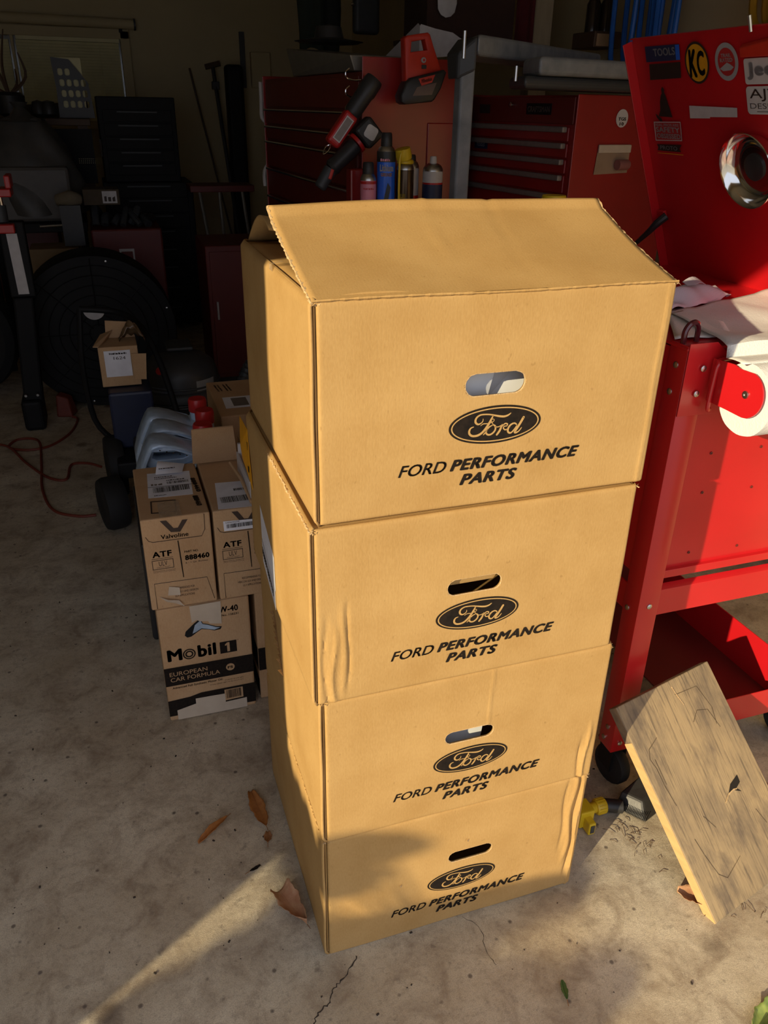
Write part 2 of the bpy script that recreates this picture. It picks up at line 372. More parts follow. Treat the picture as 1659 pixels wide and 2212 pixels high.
# window with closed blinds in the back wall
wn = thing('window_1', None, None, (-.42, 6.49, 1.35)); wn['kind'] = 'structure'
g = MB()
for a in ((-1.05, -.98, 6.44, 6.50, 1.33, 1.99), (.11, .18, 6.44, 6.50, 1.33, 1.99), (-1.05, .18, 6.44, 6.50, 1.93, 2.0), (-1.05, .18, 6.42, 6.50, 1.30, 1.36)): g.box(*a)
put('window_frame', g, WALL, wn, bevel=.006)
put('pane', B(-.98, .11, 6.485, 6.49, 1.36, 1.93), GLASS, wn)
g = MB()
for k in range(27):
    z = 1.365+k*.0203; g.obox((-.275, 6.455, z), (.74, .022, .0015), rot('X', 62))
for k in range(27): z = 1.365+k*.0203; g.obox((-.83, 6.455, z), (.27, .022, .0015), rot('X', 62))
bl = put('blind_slats', g, BLND, wn, kind='stuff')
put('head_rail', B(-.64, .10, 6.435, 6.47, 1.905, 1.93), BLND, wn)
for x in (-.56, -.05): put('ladder_cord', B(x-.002, x+.002, 6.438, 6.441, 1.36, 1.91), BLND, wn)
put('window_mullion', B(-.68, -.66, 6.45, 6.49, 1.36, 1.93), WALL, wn)
cr = thing('roller_tube', 'long dusty tube lying on brackets above the back window', 'tube', (-.45, 6.40, 2.03))
put('tube', MB().tube([(-1.25, 6.41, 2.045), (.22, 6.41, 2.03)], .035, 14), WALL, cr, smooth=True)
for x in (-1.0, .12): put('bracket', B(x-.012, x+.012, 6.40, 6.5, 1.975, 2.0), BLKM, cr)
put('end_cap', MB().tube([(.22, 6.41, 2.03), (.235, 6.41, 2.03)], .04, 14), DGRY, cr)
# ------------------------------------------------------------------ stack of four printed cartons
BW, BD, BH, TH = .546, .5205, .32, .005
STROKES = [[[-208,107,10],[-210,74,15],[-237,44,19],[-284,32,27],[-322,62,33],[-327,105,33],[-303,146,29],[-252,172,23],[-179,173,21],[-100,163,21],[-20,142,25],[60,121,31],[130,112,31],[188,125,27],[230,152,15]],[[-54,138,19],[-83,75,33],[-117,12,37],[-161,-54,37],[-215,-110,35],[-281,-141,35],[-359,-140,33],[-407,-104,33],[-414,-55,33],[-392,-15,23],[-350,-1,14]],[[-239,6,10],[-197,30,15],[-128,28,14],[-70,38,12],[-37,56,11],[-29,77,10],[-50,90,10],[-71,72,10],[-65,40,12],[-44,14,12]],[[-43,4,15],[-6,-23,27],[3,-72,27],[-22,-117,29],[-69,-147,27],[-114,-145,27],[-144,-113,27],[-132,-67,27],[-99,-28,23],[-52,-6,17]],[[-183,-138,17],[-147,-99,21],[-121,-54,19]],[[-5,-33,15],[45,-41,15],[98,-20,15]],[[34,-160,33],[71,-108,35],[99,-39,33],[107,-16,23]],[[74,-84,15],[114,-36,17],[151,-2,21],[191,-11,21],[184,-40,15],[146,-42,15],[132,-71,19],[165,-99,19],[208,-84,17],[240,-54,14]],[[344,-36,21],[311,-12,23],[267,-18,27],[225,-52,29],[206,-108,31],[225,-149,29],[265,-155,25],[311,-110,23],[346,-56,17]],[[446,66,39],[406,-9,39],[359,-91,37],[323,-150,31],[347,-162,27],[390,-142,19],[430,-92,14]]]
def script_mesh(cx, cz):
    g = MB()
    for s in STROKES:
        P, R = catmull([V((a*1e-4, b*1e-4, 0)) for a, b, w in s], [w*1e-4/2 for a, b, w in s], 5)
        vs = []
        for i, p in enumerate(P):
            t = (P[min(i+1, len(P)-1)]-P[max(i-1, 0)]).normalized(); n = V((-t.y, t.x, 0))*R[i]
            vs += [(cx+p.x+n.x, 0, cz+p.y+n.y), (cx+p.x-n.x, 0, cz+p.y-n.y)]
        g.add(vs, [(2*i, 2*i+1, 2*i+3, 2*i+2) for i in range(len(P)-1)])
        for k in (0, -1):
            p, r = P[k], R[k]; g.add([(cx+p.x+r*math.cos(a*math.pi/5), 0, cz+p.y+r*math.sin(a*math.pi/5)) for a in range(10)], [tuple(range(10))])
    return g
def creases(bi):
    L = []                      # (x centre, wobble, z0, z1, depth, width)
    W = BW
    if bi == 1: L = [(W-.030, .004, .10, .32, -.004, .005), (W-.018, .003, .05, .32, .005, .004), (W-.044, .003, .14, .30, .003, .004), (W-.010, .002, .0, .3, -.003, .003)]
    if bi == 2: L = [(W-.022, .003, .0, .12, -.004, .004), (W-.033, .003, .0, .09, .003, .003), (W*.56, .002, .20, .32, -.0015, .002)]
    if bi == 3: L = [(.018, .003, .0, .15, .003, .003), (.032, .004, .0, .13, -.003, .004), (.048, .002, .03, .17, -.0022, .004), (.055, .0015, .05, .17, .0022, .002)]
    if bi == 4: L = [(W-.012, .001, .0, .30, -.0015, .003)]
    return L
def fdisp(bi, x, z):
    y = -.003*math.sin(math.pi*min(max(x/BW, 0), 1))*math.sin(math.pi*min(max(z/BH, 0), 1))
    y += .0006*math.sin(x*21+bi*2)*math.sin(z*27+bi)
    for cx, wb, z0, z1, d, w in creases(bi):
        if z0-.03 < z < z1+.03:
            f = min(1, max(0, (z-z0+.03)/.04))*min(1, max(0, (z1+.03-z)/.04))
            c = cx+wb*math.sin(z*38+cx*90); y += d*f*math.exp(-((x-c)/w)**2)
    e = .0065                                   # rounded folds along the four edges
    for dist in (BW-x, BH-z, z, x-.0055):
        if dist < e: y += e*(1-math.sqrt(max(0, 1-(1-max(dist, 0)/e)**2)))*(.9 if dist != x-.0055 else .5)
    if bi == 2: y += .0016*math.exp(-((z-.318+.05*(x-BW))/.004)**2)
    return y
def cut_grid(me, xs, zs):
    bm = bmesh.new(); bm.from_mesh(me)
    for x in xs: bmesh.ops.bisect_plane(bm, geom=bm.verts[:]+bm.edges[:]+bm.faces[:], plane_co=(x, 0, 0), plane_no=(1, 0, 0))
    for z in zs: bmesh.ops.bisect_plane(bm, geom=bm.verts[:]+bm.edges[:]+bm.faces[:], plane_co=(0, 0, z), plane_no=(0, 0, 1))
    bm.to_mesh(me); bm.free()
def frange(a, b, n): return [a+(b-a)*k/n for k in range(1, n)]
XZ = basis((0, 0, 0), (1, 0, 0), (0, 0, 1))
BX = {1: (.000, .000, .295, .190, .280, .127), 2: (.000, -.003, .269, .185, .2755, .128), 3: (-.011, -.007, .264, .184, .2735, .128), 4: (.0005, .0, .2635, .1915, .2685, .1298)}
WHERE = {1: 'sealed carton at the floor, lowest of the stack of four, half in tree shade',
         2: 'carton second from the floor in the tall stack, taped left side',
         3: 'carton third from the floor in the tall stack, yellow tag and white labels',
         4: 'open-topped carton on top of the tall stack, flap raised'}
for bi in (1, 2, 3, 4):
    x0, y0, sx, sz, lx, lz = BX[bi]; z0 = (bi-1)*.3207
    t = thing('cardboard_box', WHERE[bi], 'box', (x0, y0, z0), 0, 'printed shipping cartons in the tall stack')
    sl_h = {1: .0135, 2: .0135, 3: .0145, 4: .0165}[bi]
    fr = flat([[(.0055, 0), (BW, 0), (BW, BH), (.0055, BH)], rrect(sx-.047, sx+.047, sz-sl_h, sz+sl_h, sl_h-.0005, 7)], 0, XZ)
    cut_grid(fr, frange(.0055, BW, 22)+frange(BW-.06, BW, 20)+frange(sx-.065, sx+.065, 36)+frange(.0055, .1, 24)+frange(.0055, .0125, 4)+frange(BW-.007, BW, 4), frange(sx-.06, sx+.06, 30)*0+frange(0, BH, 40)+frange(sz-.03, sz+.03, 20)+frange(BH-.0065, BH, 5)+frange(0, .0065, 5))
    bmt = bmesh.new(); bmt.from_mesh(fr); bmesh.ops.triangulate(bmt, faces=bmt.faces); bmt.to_mesh(fr); bmt.free()
    for v in fr.vertices: v.co.y = fdisp(bi, v.co.x, v.co.z)+.0001
    bmn = bmesh.new(); bmn.from_mesh(fr); bmesh.ops.recalc_face_normals(bmn, faces=bmn.faces)
    bmn.faces.ensure_lookup_table()
    if sum(f.normal.y for f in bmn.faces) > 0: bmesh.ops.reverse_faces(bmn, faces=bmn.faces)
    bmn.to_mesh(fr); bmn.free()
    o = put('front_panel', fr, KR, t, local=True, smooth=True, ang=50)
    md = o.modifiers.new('s', 'SOLIDIFY'); md.thickness = .0045; md.offset = -1
    # torn paper lip round the hand hole
    lip = rrect(sx-.047, sx+.047, sz-sl_h, sz+sl_h, sl_h-.0005, 7); rnd = random.Random(bi)
    put('hand_hole_edge', MB().tube([(a+rnd.uniform(-.0004, .0004), fdisp(bi, a, b)+.0008, b+rnd.uniform(-.0005, .0005)) for a, b in lip], .0010, 5, closed=True), KEDGE, t, local=True)
    # other panels
    def sx_fn(u, v, bi=bi):
        y = .004+(BD-.004)*u; z = BH*v
        d = .002*math.sin(math.pi*u)*math.sin(math.pi*v)*(1 if bi != 3 else -.3)+.0006*math.sin(y*23+bi)*math.sin(z*31)
        for dd in (z, BH-z, BD-y):
            if dd < .006: d -= .006*(1-math.sqrt(max(0, 1-(1-dd/.006)**2)))
        return (-d+.001, y, z)
    o = put('left_panel', MB().grid(sx_fn, 60, 40), KR_Y, t, local=True, smooth=True, ang=50); o.modifiers.new('s', 'SOLIDIFY').thickness = .004; o.modifiers['s'].offset = 1
    put('right_panel', B(BW-.006, BW-.001, .006, BD, .002, BH-.003), KR_Y, t, local=True)
    put('back_panel', B(.004, BW-.006, BD-.005, BD, .002, BH-.003), KR, t, local=True)
    put('bottom_panel', B(.006, BW-.007, .006, BD-.006, .0005, .005), KR, t, local=True)
    put('glue_flap', B(.003, .0055, .007, .035, .004, BH-.006), KR, t, local=True)
    if bi < 4:
        put('top_flap', B(.007, BW-.007, .005, BD/2-.002, BH-.0058, BH-.0015), KR, t, local=True)
        put('top_flap', B(.007, BW-.007, BD/2+.002, BD-.002, BH-.0058, BH-.0015), KR, t, local=True)
    # prints follow the panel surface
    def pr_put(name, g, m, off):
        me = g.mesh() if isinstance(g, MB) else g
        for v in me.vertices: v.co.y = fdisp(bi, v.co.x, v.co.z)-off
        return put(name, me, m, t, local=True)
    O = flat([ell(lx, lz, .0737, .0292, 64)], 0, XZ); cut_grid(O, frange(lx-.07, lx+.07, 12), [lz]); pr_put('printed_oval', O, INK, .0005)
    pr_put('printed_oval_ring', flat([ell(lx, lz, .0703, .0262, 64), ell(lx, lz, .0682, .0243, 64)], 0, XZ), KR, .0010)
    pr_put('printed_script', script_mesh(lx, lz), KR, .0011)
    c0, b0 = lx-.148, .0625
    pr_put('printed_word', text_mesh('FORD', c0, c0+.0745, b0, b0+.0185, XZ, .010, .32), INK, .0006)
    pr_put('printed_word', text_mesh('PERFORMANCE', c0+.080, c0+.295, b0, b0+.0187, XZ, .035, .32), INK, .0006)
    pr_put('printed_word', text_mesh('PARTS', c0+.097, c0+.191, b0-.0245, b0-.006, XZ, .035, .32), INK, .0006)
    # what shows through the hand holes
    if bi == 4:
        put('foam_wrap', MB().add([(sx-.12, .012, .13), (sx-.005, .03, .12), (sx+.02, .022, .25), (sx-.12, .05, .26)], [(0, 1, 2, 3)]).add([(sx-.03, .034, .12), (sx+.12, .02, .12), (sx+.12, .055, .26), (sx-.01, .03, .26)], [(0, 1, 2, 3)]), GWRP, t, local=True, solid=.002)
    if bi == 2:
        put('foam_wrap', MB().add([(sx-.08, .035, .12), (sx+.03, .02, .12), (sx+.05, .04, .183), (sx-.03, .05, .187)], [(0, 1, 2, 3)]), GWRP, t, local=True, solid=.002)
    if bi in (2, 3):
        k = .62 if bi == 3 else .35
        put('hand_hole_flap', MB().add([(sx-.044, .006, sz+sl_h), (sx+.044, .006, sz+sl_h), (sx+.040, .014, sz+sl_h-2*sl_h*k), (sx-.040, .014, sz+sl_h-2*sl_h*k)], [(0, 1, 2, 3)]), KR, t, local=True, solid=.003)
    if bi == 4:
        # raised front flap, bent near its free edge
        def ff(u, v):
            L = .2505*v; a = math.atan2(.088, .247); y = math.cos(a)*L; z = math.sin(a)*L-.004*math.sin(math.pi*v)
            if L > .231: z += (L-.231)*.30
            w = .001*math.sin(u*9+v*5)+.0016*math.exp(-((u-.40-.03*v)/.006)**2)*v-.0014*math.exp(-((u-.585-.05*v)/.008)**2)*v
            return (-.004*v+(BW+.004*v)*u, y+.001, BH-.001+z+w+.004*math.sin(math.pi*u)*v)
        o = put('front_flap', MB().grid(ff, 60, 60), KR, t, local=True, smooth=True, ang=60); o.modifiers.new('s', 'SOLIDIFY').thickness = .0045; o.modifiers['s'].offset = -1
        pth = [V(ff(u, 0))+V((0, -.0008, .0008)) for u in [k/90 for k in range(91)]]; rnd = random.Random(3)
        put('fold_line', MB().tube(pth, [.0012+.0012*rnd.random() for _ in pth], 5), KR, t, local=True)
        for uu in (0, 1):
            rnd = random.Random(9+uu); e = [V(ff(uu, k/60))+V((rnd.uniform(-.001, .001), 0, -.002)) for k in range(61)]
            put('flap_edge', MB().tube(e, [.0018+.0008*rnd.random() for _ in e], 5), KEDGE, t, local=True)
        def sf(u, v): return (.002+.235*v, .012+(BD-.03)*u*(1-.0*v), BH-.002-.012*v+.010*math.sin(math.pi*v)*(1-u))
        put('side_flap', MB().grid(sf, 12, 10), KR_Y, t, local=True, solid=.0045, smooth=True)
        def bf(u, v): return (.012+(BW-.03)*u, BD-.004-.20*v, BH-.002+(.058-.10*min(u,.3))*math.sin(v*2.2))
        put('back_flap', MB().grid(bf, 16, 16), KR, t, local=True, solid=.0045, smooth=True)
        # tape tuft at the side fold and torn corners
        put('tape_strip', MB().add([(-.0018, .232, .0+.30), (-.0018, .262, .30), (-.0018, .258, .323), (-.0018, .236, .325), (.016, .262, .326), (.018, .24, .328)], [(0, 1, 2, 3), (3, 2, 4, 5)]), CTAPE, t, local=True, label='crumpled clear tape')
    for (ex, ez) in ((.004, BH-.002), (BW-.002, BH-.003)):
        rnd = random.Random(int(ex*1000)+bi); g = MB()
        for k in range(7):
            c = V((ex+rnd.uniform(-.003, .003), rnd.uniform(-.002, .004), ez+rnd.uniform(-.004, .002)))
            g.add([c, c+V((rnd.uniform(-.006, .006), rnd.uniform(-.003, .003), rnd.uniform(-.004, .005))), c+V((rnd.uniform(-.004, .004), rnd.uniform(-.003, .003), rnd.uniform(-.004, .005)))], [(0, 1, 2)])
        g.v = [(a, b, min(c, BH-.0002)) for a, b, c in g.v]
        put('torn_corner', g, KEDGE, t, local=True)
    if bi in (1, 2, 3):
        rnd = random.Random(40+bi); e = [(-.0005+rnd.uniform(-.0012, .0012), .004+.30*k/70, BH-.0035+rnd.uniform(-.0018, .0012)) for k in range(71)]
        put('crushed_edge', MB().tube(e, [.0012+.0016*rnd.random() for _ in e], 5), KEDGE if bi == 3 else KR, t, local=True)
    if bi == 3:
        SY = lambda y, z: (-.0045, y, z)
        M = basis((-.0035, 0, 0), (0, -1, 0), (0, 0, 1))
        lab = put('shipping_label', flat([[(-.404, .170), (-.285, .118), (-.283, .045), (-.402, .098)]], .0004, M), WHT, t, local=True, label='white shipping label')
        lab2 = put('shipping_label', flat([[(-.404, .094), (-.290, .044), (-.290, -.0), (-.402, .044)]], .0004, M), WHT, t, local=True)
        g = MB(); rnd = random.Random(5)
        for k in range(16): a = -.395+k*.0062; g.box(-.0052, -.0048, -a-rnd.uniform(.0012, .004), -a, .07-(a+.4)*.45, .085-(a+.4)*.45)
        put('barcode', g, INK, t, local=True)
        yt = put('yellow_tag', MB().add([(-.004, .590, .286), (-.004, .500, .290), (-.006, .478, .232), (-.004, .474, .170), (-.008, .560, .205), (-.011, .555, .235)], [(0, 1, 2, 3, 4, 5)]), YLB, t, local=True, solid=.0006, label='orange-yellow tag with black print hanging off the edge')
        put('tag_print', B(-.0056, -.0050, .50, .55, .245, .262), INK, yt, local=True); put('tag_print', B(-.0072, -.0066, .492, .50, .20, .212), INK, yt, local=True)
    if bi == 2:
        rnd = random.Random(8); g = MB()
        for k in range(12):
            y = .375-.006*k+rnd.uniform(-.004, .004); z = .262-.009*k
            g.add([(-.003, y, z), (-.010-rnd.random()*.006, y-.012, z+.008), (-.003, y-.014, z-.012)], [(0, 1, 2)])
        put('torn_paper', g, KEDGE, t, local=True, label='torn paper curl')
        put('tape_strip', MB().add([(-.0032, .372, .255), (-.0032, .345, .262), (-.0032, .262, .03), (-.0032, .285, .05)], [(0, 1, 2, 3)]), CTAPE, t, local=True)
    if bi == 1:
        for (px, pz) in ((.287, .228), (.150, .150)):
            put('puncture', MB().add([(px-.003, fdisp(1, px, pz)-.003, pz+.002), (px+.003, fdisp(1, px, pz)-.0005, pz+.003), (px+.001, fdisp(1, px, pz)-.0005, pz-.006)], [(0, 1, 2)]), KEDGE, t, local=True)
# ------------------------------------------------------------------ red parts bench with raised lid
bench = thing('parts_bench', 'red steel bench on casters with raised sticker-covered lid, right of the cartons', 'workbench', (1.05, .65, 0))
X0, X1, Y0, Y1, ZT, ZB = .768, 1.36, .214, 1.03, 1.118, .115
def angle_leg(x, y, sx, sy):
    g = MB(); w = .052; tk = .003
    a = [(0, 0), (w*sx, 0), (w*sx, tk*sy), (tk*sx, tk*sy), (tk*sx, w*sy), (0, w*sy)]
    return put('leg', flat([[(p*1.0, q) for p, q in a]], ZT-.005-ZB, Mx.Translation((x, y, ZT-.005))), RED, bench, bevel=.0008)
for (x, y, sx, sy) in ((X0, Y0, 1, 1), (X1, Y0, -1, 1), (X0, Y1, 1, -1), (X1, Y1, -1, -1)): angle_leg(x, y, sx, sy)
FX = basis((0, Y0-.001, 0), (1, 0, 0), (0, 0, 1))
put('gusset_plate', flat([[(X0, 1.119), (.830, 1.119), (.889, 1.070), (.886, .975), (.820, .977), (X0, .977)]], .0025, basis((0, Y0-.004, 0), (1, 0, 0), (0, 0, 1))), RED, bench, bevel=.0006)
put('front_panel', MB().box(.80, X1-.01, Y0+.014, Y0+.017, .615, 1.10).box(.80, X1-.01, Y0+.004, Y0+.017, .598, .617), RED, bench, bevel=.001)
put('side_panel', B(X0+.004, X0+.007, Y0+.03, Y1-.03, .60, 1.10), RED, bench)
put('side_panel', B(X1-.007, X1-.004, Y0+.03, Y1-.03, .60, 1.10), RED, bench)
put('back_panel', B(X0+.02, X1-.02, Y1-.012, Y1-.009, .60, 1.10), RED, bench)
put('basin_floor', B(X0+.01, X1-.01, Y0+.018, Y1-.014, .600, .605), RED, bench)
put('table_top', MB().box(X0-.002, X1+.004, Y0-.001, Y1+.006, ZT-.014, ZT-.008), RED, bench, bevel=.002)
put('front_rail', MB().hexa([(.80, Y0+.001, .505), (X1-.01, Y0+.001, .505), (X1-.01, Y0+.001, .570), (.80, Y0+.001, .570)], [(.80, Y0+.004, .505), (X1-.01, Y0+.004, .505), (X1-.01, Y0+.016, .578), (.80, Y0+.016, .578)]), RED, bench, bevel=.001)
put('side_rail', B(X0+.004, X0+.008, Y0+.03, Y1-.03, .50, .565), RED, bench)
put('side_rail', B(X1-.008, X1-.004, Y0+.03, Y1-.03, .50, .565), RED, bench)
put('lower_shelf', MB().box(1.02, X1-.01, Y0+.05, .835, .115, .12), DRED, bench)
put('shelf_side', B(X1-.062, X1-.058, Y0+.02, .82, .115, .245), RED, bench, bevel=.001)
put('under_shade_sheet', B(X0+.05, X1-.07, .84, .845, .10, .58), DRED, bench)  # added dark sheet, stands in for the shadow under the bench
put('lower_rail', MB().box(.83, X1-.01, Y0+.001, Y0+.004, .115, .195), RED, bench, bevel=.001)
RV = [(.805, 1.071), (.800, 1.022), (.796, .533), (.790, .140), (.790, .175)]
for x, z in RV[:4]: put('rivet', MB().lathe([(.0, 0), (.0065, 0), (.0062, .002), (.004, .0034), (0, .0038)][1:], (x, Y0-.0065 if z > .97 else Y0, z), (0, -1, 0), 14), ZNC, bench, smooth=True)
for y, z in ((.240, 1.072), (.244, 1.018), (.250, .514), (.240, .176), (.248, .118+.02)): put('rivet', MB().lathe([(.0065, 0), (.0062, .002), (.004, .0034), (0, .0038)], (X0, y, z), (-1, 0, 0), 14), ZNC, bench, smooth=True)
for x, z in ((.886, .881), (1.013, .788), (.885, .792), (1.013, .644), (.884, .648), (1.012, .881), (1.14, .79), (1.14, .65)):
    put('screw_head', MB().lathe([(.0035, 0), (.0033, .0015), (.0015, .002), (.0012, .0008)], (x, Y0+.014, z), (0, -1, 0), 10), DRED, bench, smooth=True)
# leg top loop
put('bumper_cap', MB().tube([(.775, .24, 1.112), (.775, .24, 1.135), (.787, .243, 1.148), (.803, .247, 1.148), (.812, .25, 1.134), (.812, .25, 1.112)], .0055, 8, smooth=4), mat('dark_plum_plastic', (.10, .012, .02), .2, coat=.5), bench, smooth=True)
# roll holder bracket: U strap and round-ended plate
put('holder_strap', MB().tube([(.880, .208, 1.088), (.83, .196, 1.088), (.823, .19, 1.082), (.820, .19, 1.07), (.818, .19, 1.01), (.819, .19, .995), (.828, .196, .992)], .0045, 8, smooth=3), RED, bench, smooth=True)
pl = [(-.206, 1.090), (-.150, 1.0935), (-.134, 1.090)]+[(-.110+.043*math.cos(math.radians(a)), 1.050+.043*math.sin(math.radians(a))) for a in range(75, -100, -10)]+[(-.150, 1.008), (-.206, 1.008)]
put('holder_plate', flat([[(-a, b) for a, b in pl]], .003, basis((.826, 0, 0), (0, 1, 0), (0, 0, 1))), RED, bench, bevel=.0007)
put('holder_screw', MB().lathe([(.0075, 0), (.007, .002), (.003, .0025), (.0028, .001)], (.8225, .108, 1.050), (-1, 0, 0), 14), ZNC, bench, smooth=True)
put('holder_rod', MB().tube([(.826, .118, 1.047), (1.36, .118, 1.047)], .006, 8), ZNC, bench)
put('holder_plate', B(1.125, 1.128, .08, .206, 1.0, 1.09), RED, bench)
for x, y in ((.80, .25), (1.33, .25), (.80, 1.0), (1.33, 1.0)):
    w = put('caster', MB().lathe([(.012, -.014), (.048, -.014), (.052, -.008), (.052, .008), (.048, .014), (.012, .014)], (x, y-.012, .052), (1, .15, 0), 20), RUB, bench, smooth=True)
    put('caster_fork', MB().box(x-.021, x-.018, y-.03, y+.02, .045, .112).box(x+.018, x+.021, y-.03, y+.02, .045, .112).box(x-.022, x+.022, y-.032, y+.03, .108, .115), BLKM, w)
# lid: shallow pan leaning over the bench
HL, UL, SLd = V((1.30, 1.05, 1.10)), V((-.38, 0, .925)).normalized(), V((0, -1, 0))
LM = basis(HL, SLd, UL)       # normal of this basis points into the room (-x)
if LM.col[2].x > 0: pass
NL = V((LM[0][2], LM[1][2], LM[2][2]))
sgn = -1 if NL.x > 0 else 1
def LP(s, t, n=0): return HL+SLd*s+UL*t+NL*(n*sgn)
def lbox(s0, s1, t0, t1, n0, n1): return MB().hexa([LP(s0, t0, n0), LP(s1, t0, n0), LP(s1, t1, n0), LP(s0, t1, n0)], [LP(s0, t0, n1), LP(s1, t0, n1), LP(s1, t1, n1), LP(s0, t1, n1)])
LE = .84
g = flat([rrect(.06, LE, -.005, .605, .012)], .003, LM)
put('lid_panel', g, RED, bench, bevel=.0008)
put('lid_flange', lbox(.058, .061, .0, .60, 0, .026), RED, bench, bevel=.0008)
put('lid_flange', lbox(LE-.001, LE+.002, .0, .60, 0, .026), RED, bench)
put('lid_flange', lbox(.062, LE-.002, .604, .607, 0, .006), RED, bench)
put('lid_hinge', MB().tube([LP(.06, -.012, 0), LP(LE, -.012, 0)], .005, 8), DRED, bench, smooth=True)
put('hinge_clip', lbox(.180, .220, -.016, .008, .002, .02), BLK, bench, bevel=.002)
put('lid_handle', MB().tube([LP(.098, .163, .006), LP(.085, .150, .03), LP(.06, .128, .045), LP(.0, .09, .05)], [.011, .0105, .008, .006], 10, smooth=4), BLK, bench, smooth=True)
put('lid_handle_mount', lbox(.040, .092, .158, .176, 0, .01), RED, bench, bevel=.002)
put('lid_stay', MB().tube([LP(.5, .60, .02), LP(.5, .630, .02)], .004, 8), CHR, bench, smooth=True)
def SM(n): return basis(LP(0, 0, n), SLd, UL) if sgn == 1 else basis(LP(0, 0, n), SLd, UL)
def sticker(loops, m, n=.0035, name='sticker', label=None, parent=None):
    me = flat(loops, 0, SM(n)); return put(name, me, m, parent or bench, label=label)
def stext(p, s, s0, s1, t0, t1, m, n=.0042, bold=0., shear=0.):
    return text(p, s, s0, s1, t0, t1, SM(n), m, bold, shear)
k = sticker([[(.112, .551), (.243, .551), (.247, .585), (.115, .586)]], STB, label='navy sticker reading TOOLS')
stext(k, 'TOOLS', .146, .228, .563, .580, STG, bold=.02)
sticker([[(.228, .552), (.243, .552), (.246, .584), (.231, .584)]], BLU, .0038, 'sticker_band', parent=k)
sticker([[(.116, .510), (.237, .512), (.242, .547), (.122, .546)]], STD, label='plain charcoal sticker with faint pattern')
k = sticker([ell(.3, .5425, .0415, .0445)], STD, label='oval black and yellow sticker reading KC')
sticker([ell(.3, .5425, .0365, .0395)], KCY, .0038, 'sticker_face', parent=k)
stext(k, 'K', .272, .300, .512, .572, INK, .0045, .035, .15); stext(k, 'C', .301, .328, .515, .568, INK, .0045, .03, .1)
k = sticker([ell(.398, .541, .0365, .0385)], STG, label='round silver sticker with a red centre and mountain')
sticker([ell(.398, .541, .027, .0285)], STR, .0038, 'sticker_face', parent=k)
stext(k, 'TRAIL', .383, .414, .551, .558, STW, .0045, .02); stext(k, 'RATED', .379, .418, .541, .549, STW, .0045, .02)
sticker([[(.376, .528), (.388, .534), (.400, .540), (.410, .536), (.420, .530), (.410, .524), (.386, .523)]], STG, .0045, 'sticker_mountain', parent=k)
k = sticker([rrect(.450, .60, .494, .545, .006)], STW, label='white sticker with silver lettering')
stext(k, 'Jeep', .458, .565, .503, .538, STG, .0045, .05)
k = sticker([rrect(.449, .60, .433, .490, .009)], STW, label='white sticker with black lettering')
stext(k, 'AJT', .460, .545, .460, .485, STD, .0045, .0); stext(k, 'DESIGN', .459, .56, .445, .456, STD, .0045, -.01)
sticker([[(.478, .4385), (.545, .4385), (.545, .4395), (.478, .4395)]], STD, .0045, 'sticker_rule', parent=k)
put('magnet_clip', MB().hexa([LP(.452, .548, .004), LP(.61, .548, .004), LP(.61, .592, .004), LP(.452, .574, .004)], [LP(.456, .552, .016), LP(.61, .552, .016), LP(.61, .588, .016), LP(.456, .570, .016)]), ORG, bench, bevel=.002, label='bright red magnet holder')
sticker([[(.128, .424), (.183, .422), (.178, .440), (.172, .458), (.168, .472), (.164, .480), (.166, .488), (.160, .494), (.154, .488), (.154, .478), (.148, .472), (.142, .458), (.138, .438)]], STD, label='dark torn sticker')
sticker([[(.116, .430), (.124, .426), (.138, .418), (.141, .408), (.130, .412), (.120, .420)]], STD)
sticker([[(.250, .421), (.322, .422), (.322, .425), (.414, .426), (.416, .446), (.253, .450)]], STW, label='strip of white tape')
k = sticker([[(.099, .362), (.209, .365), (.213, .413), (.103, .411)]], STR, label='red sticker reading SAFETY OBSESSED')
fr_ = [[(.100, .363), (.208, .366), (.212, .412), (.104, .410)], [(.103, .365), (.2055, .368), (.2095, .410), (.107, .408)]]
sticker(fr_, STW, .0038, 'sticker_border', parent=k)
stext(k, 'REAL PROS ARE', .110, .203, .400, .4065, STG, .0042, .0); stext(k, 'SAFETY', .109, .204, .385, .398, STW, .0042, .02); stext(k, 'OBSESSED', .109, .204, .370, .382, STW, .0042, .02)
k = sticker([[(.100, .338), (.197, .338), (.193, .346), (.202, .356), (.102, .354), (.106, .346)]], STD, label='black ribbon-shaped sticker reading PROTO')
stext(k, 'PROTO', .115, .185, .3415, .3515, STG, .0042, .01)
sticker([[(.10, .331), (.205, .3305), (.205, .3325), (.10, .3325)]], YLB, .0036, 'sticker_residue', parent=k)
# chrome magnetic bowl stuck to the lid
mb = thing('magnetic_bowl', 'chrome round parts bowl stuck to the raised red lid', 'bowl', LP(.462, .322, .004))
nn = NL*sgn
put('bowl', MB().lathe([(.060, .0), (.070, .004), (.0755, .020), (.080, .030), (.0835, .033), (.0845, .031), (.080, .026), (.076, .018), (.071, .002)][::-1], LP(.462, .322, .004), nn, 48), CHR, mb, smooth=True, ang=60)
put('bowl_floor', MB().lathe([(.060, .006), (.058, .0075), (.045, .006), (.0, .005)], LP(.462, .322, .004), nn, 48), CHR, mb, smooth=True, ang=60)
put('base_magnet', MB().lathe([(.030, 0), (.030, .010), (.027, .012)], LP(.462, .322, .004), nn, 32), BLK, mb, smooth=True)
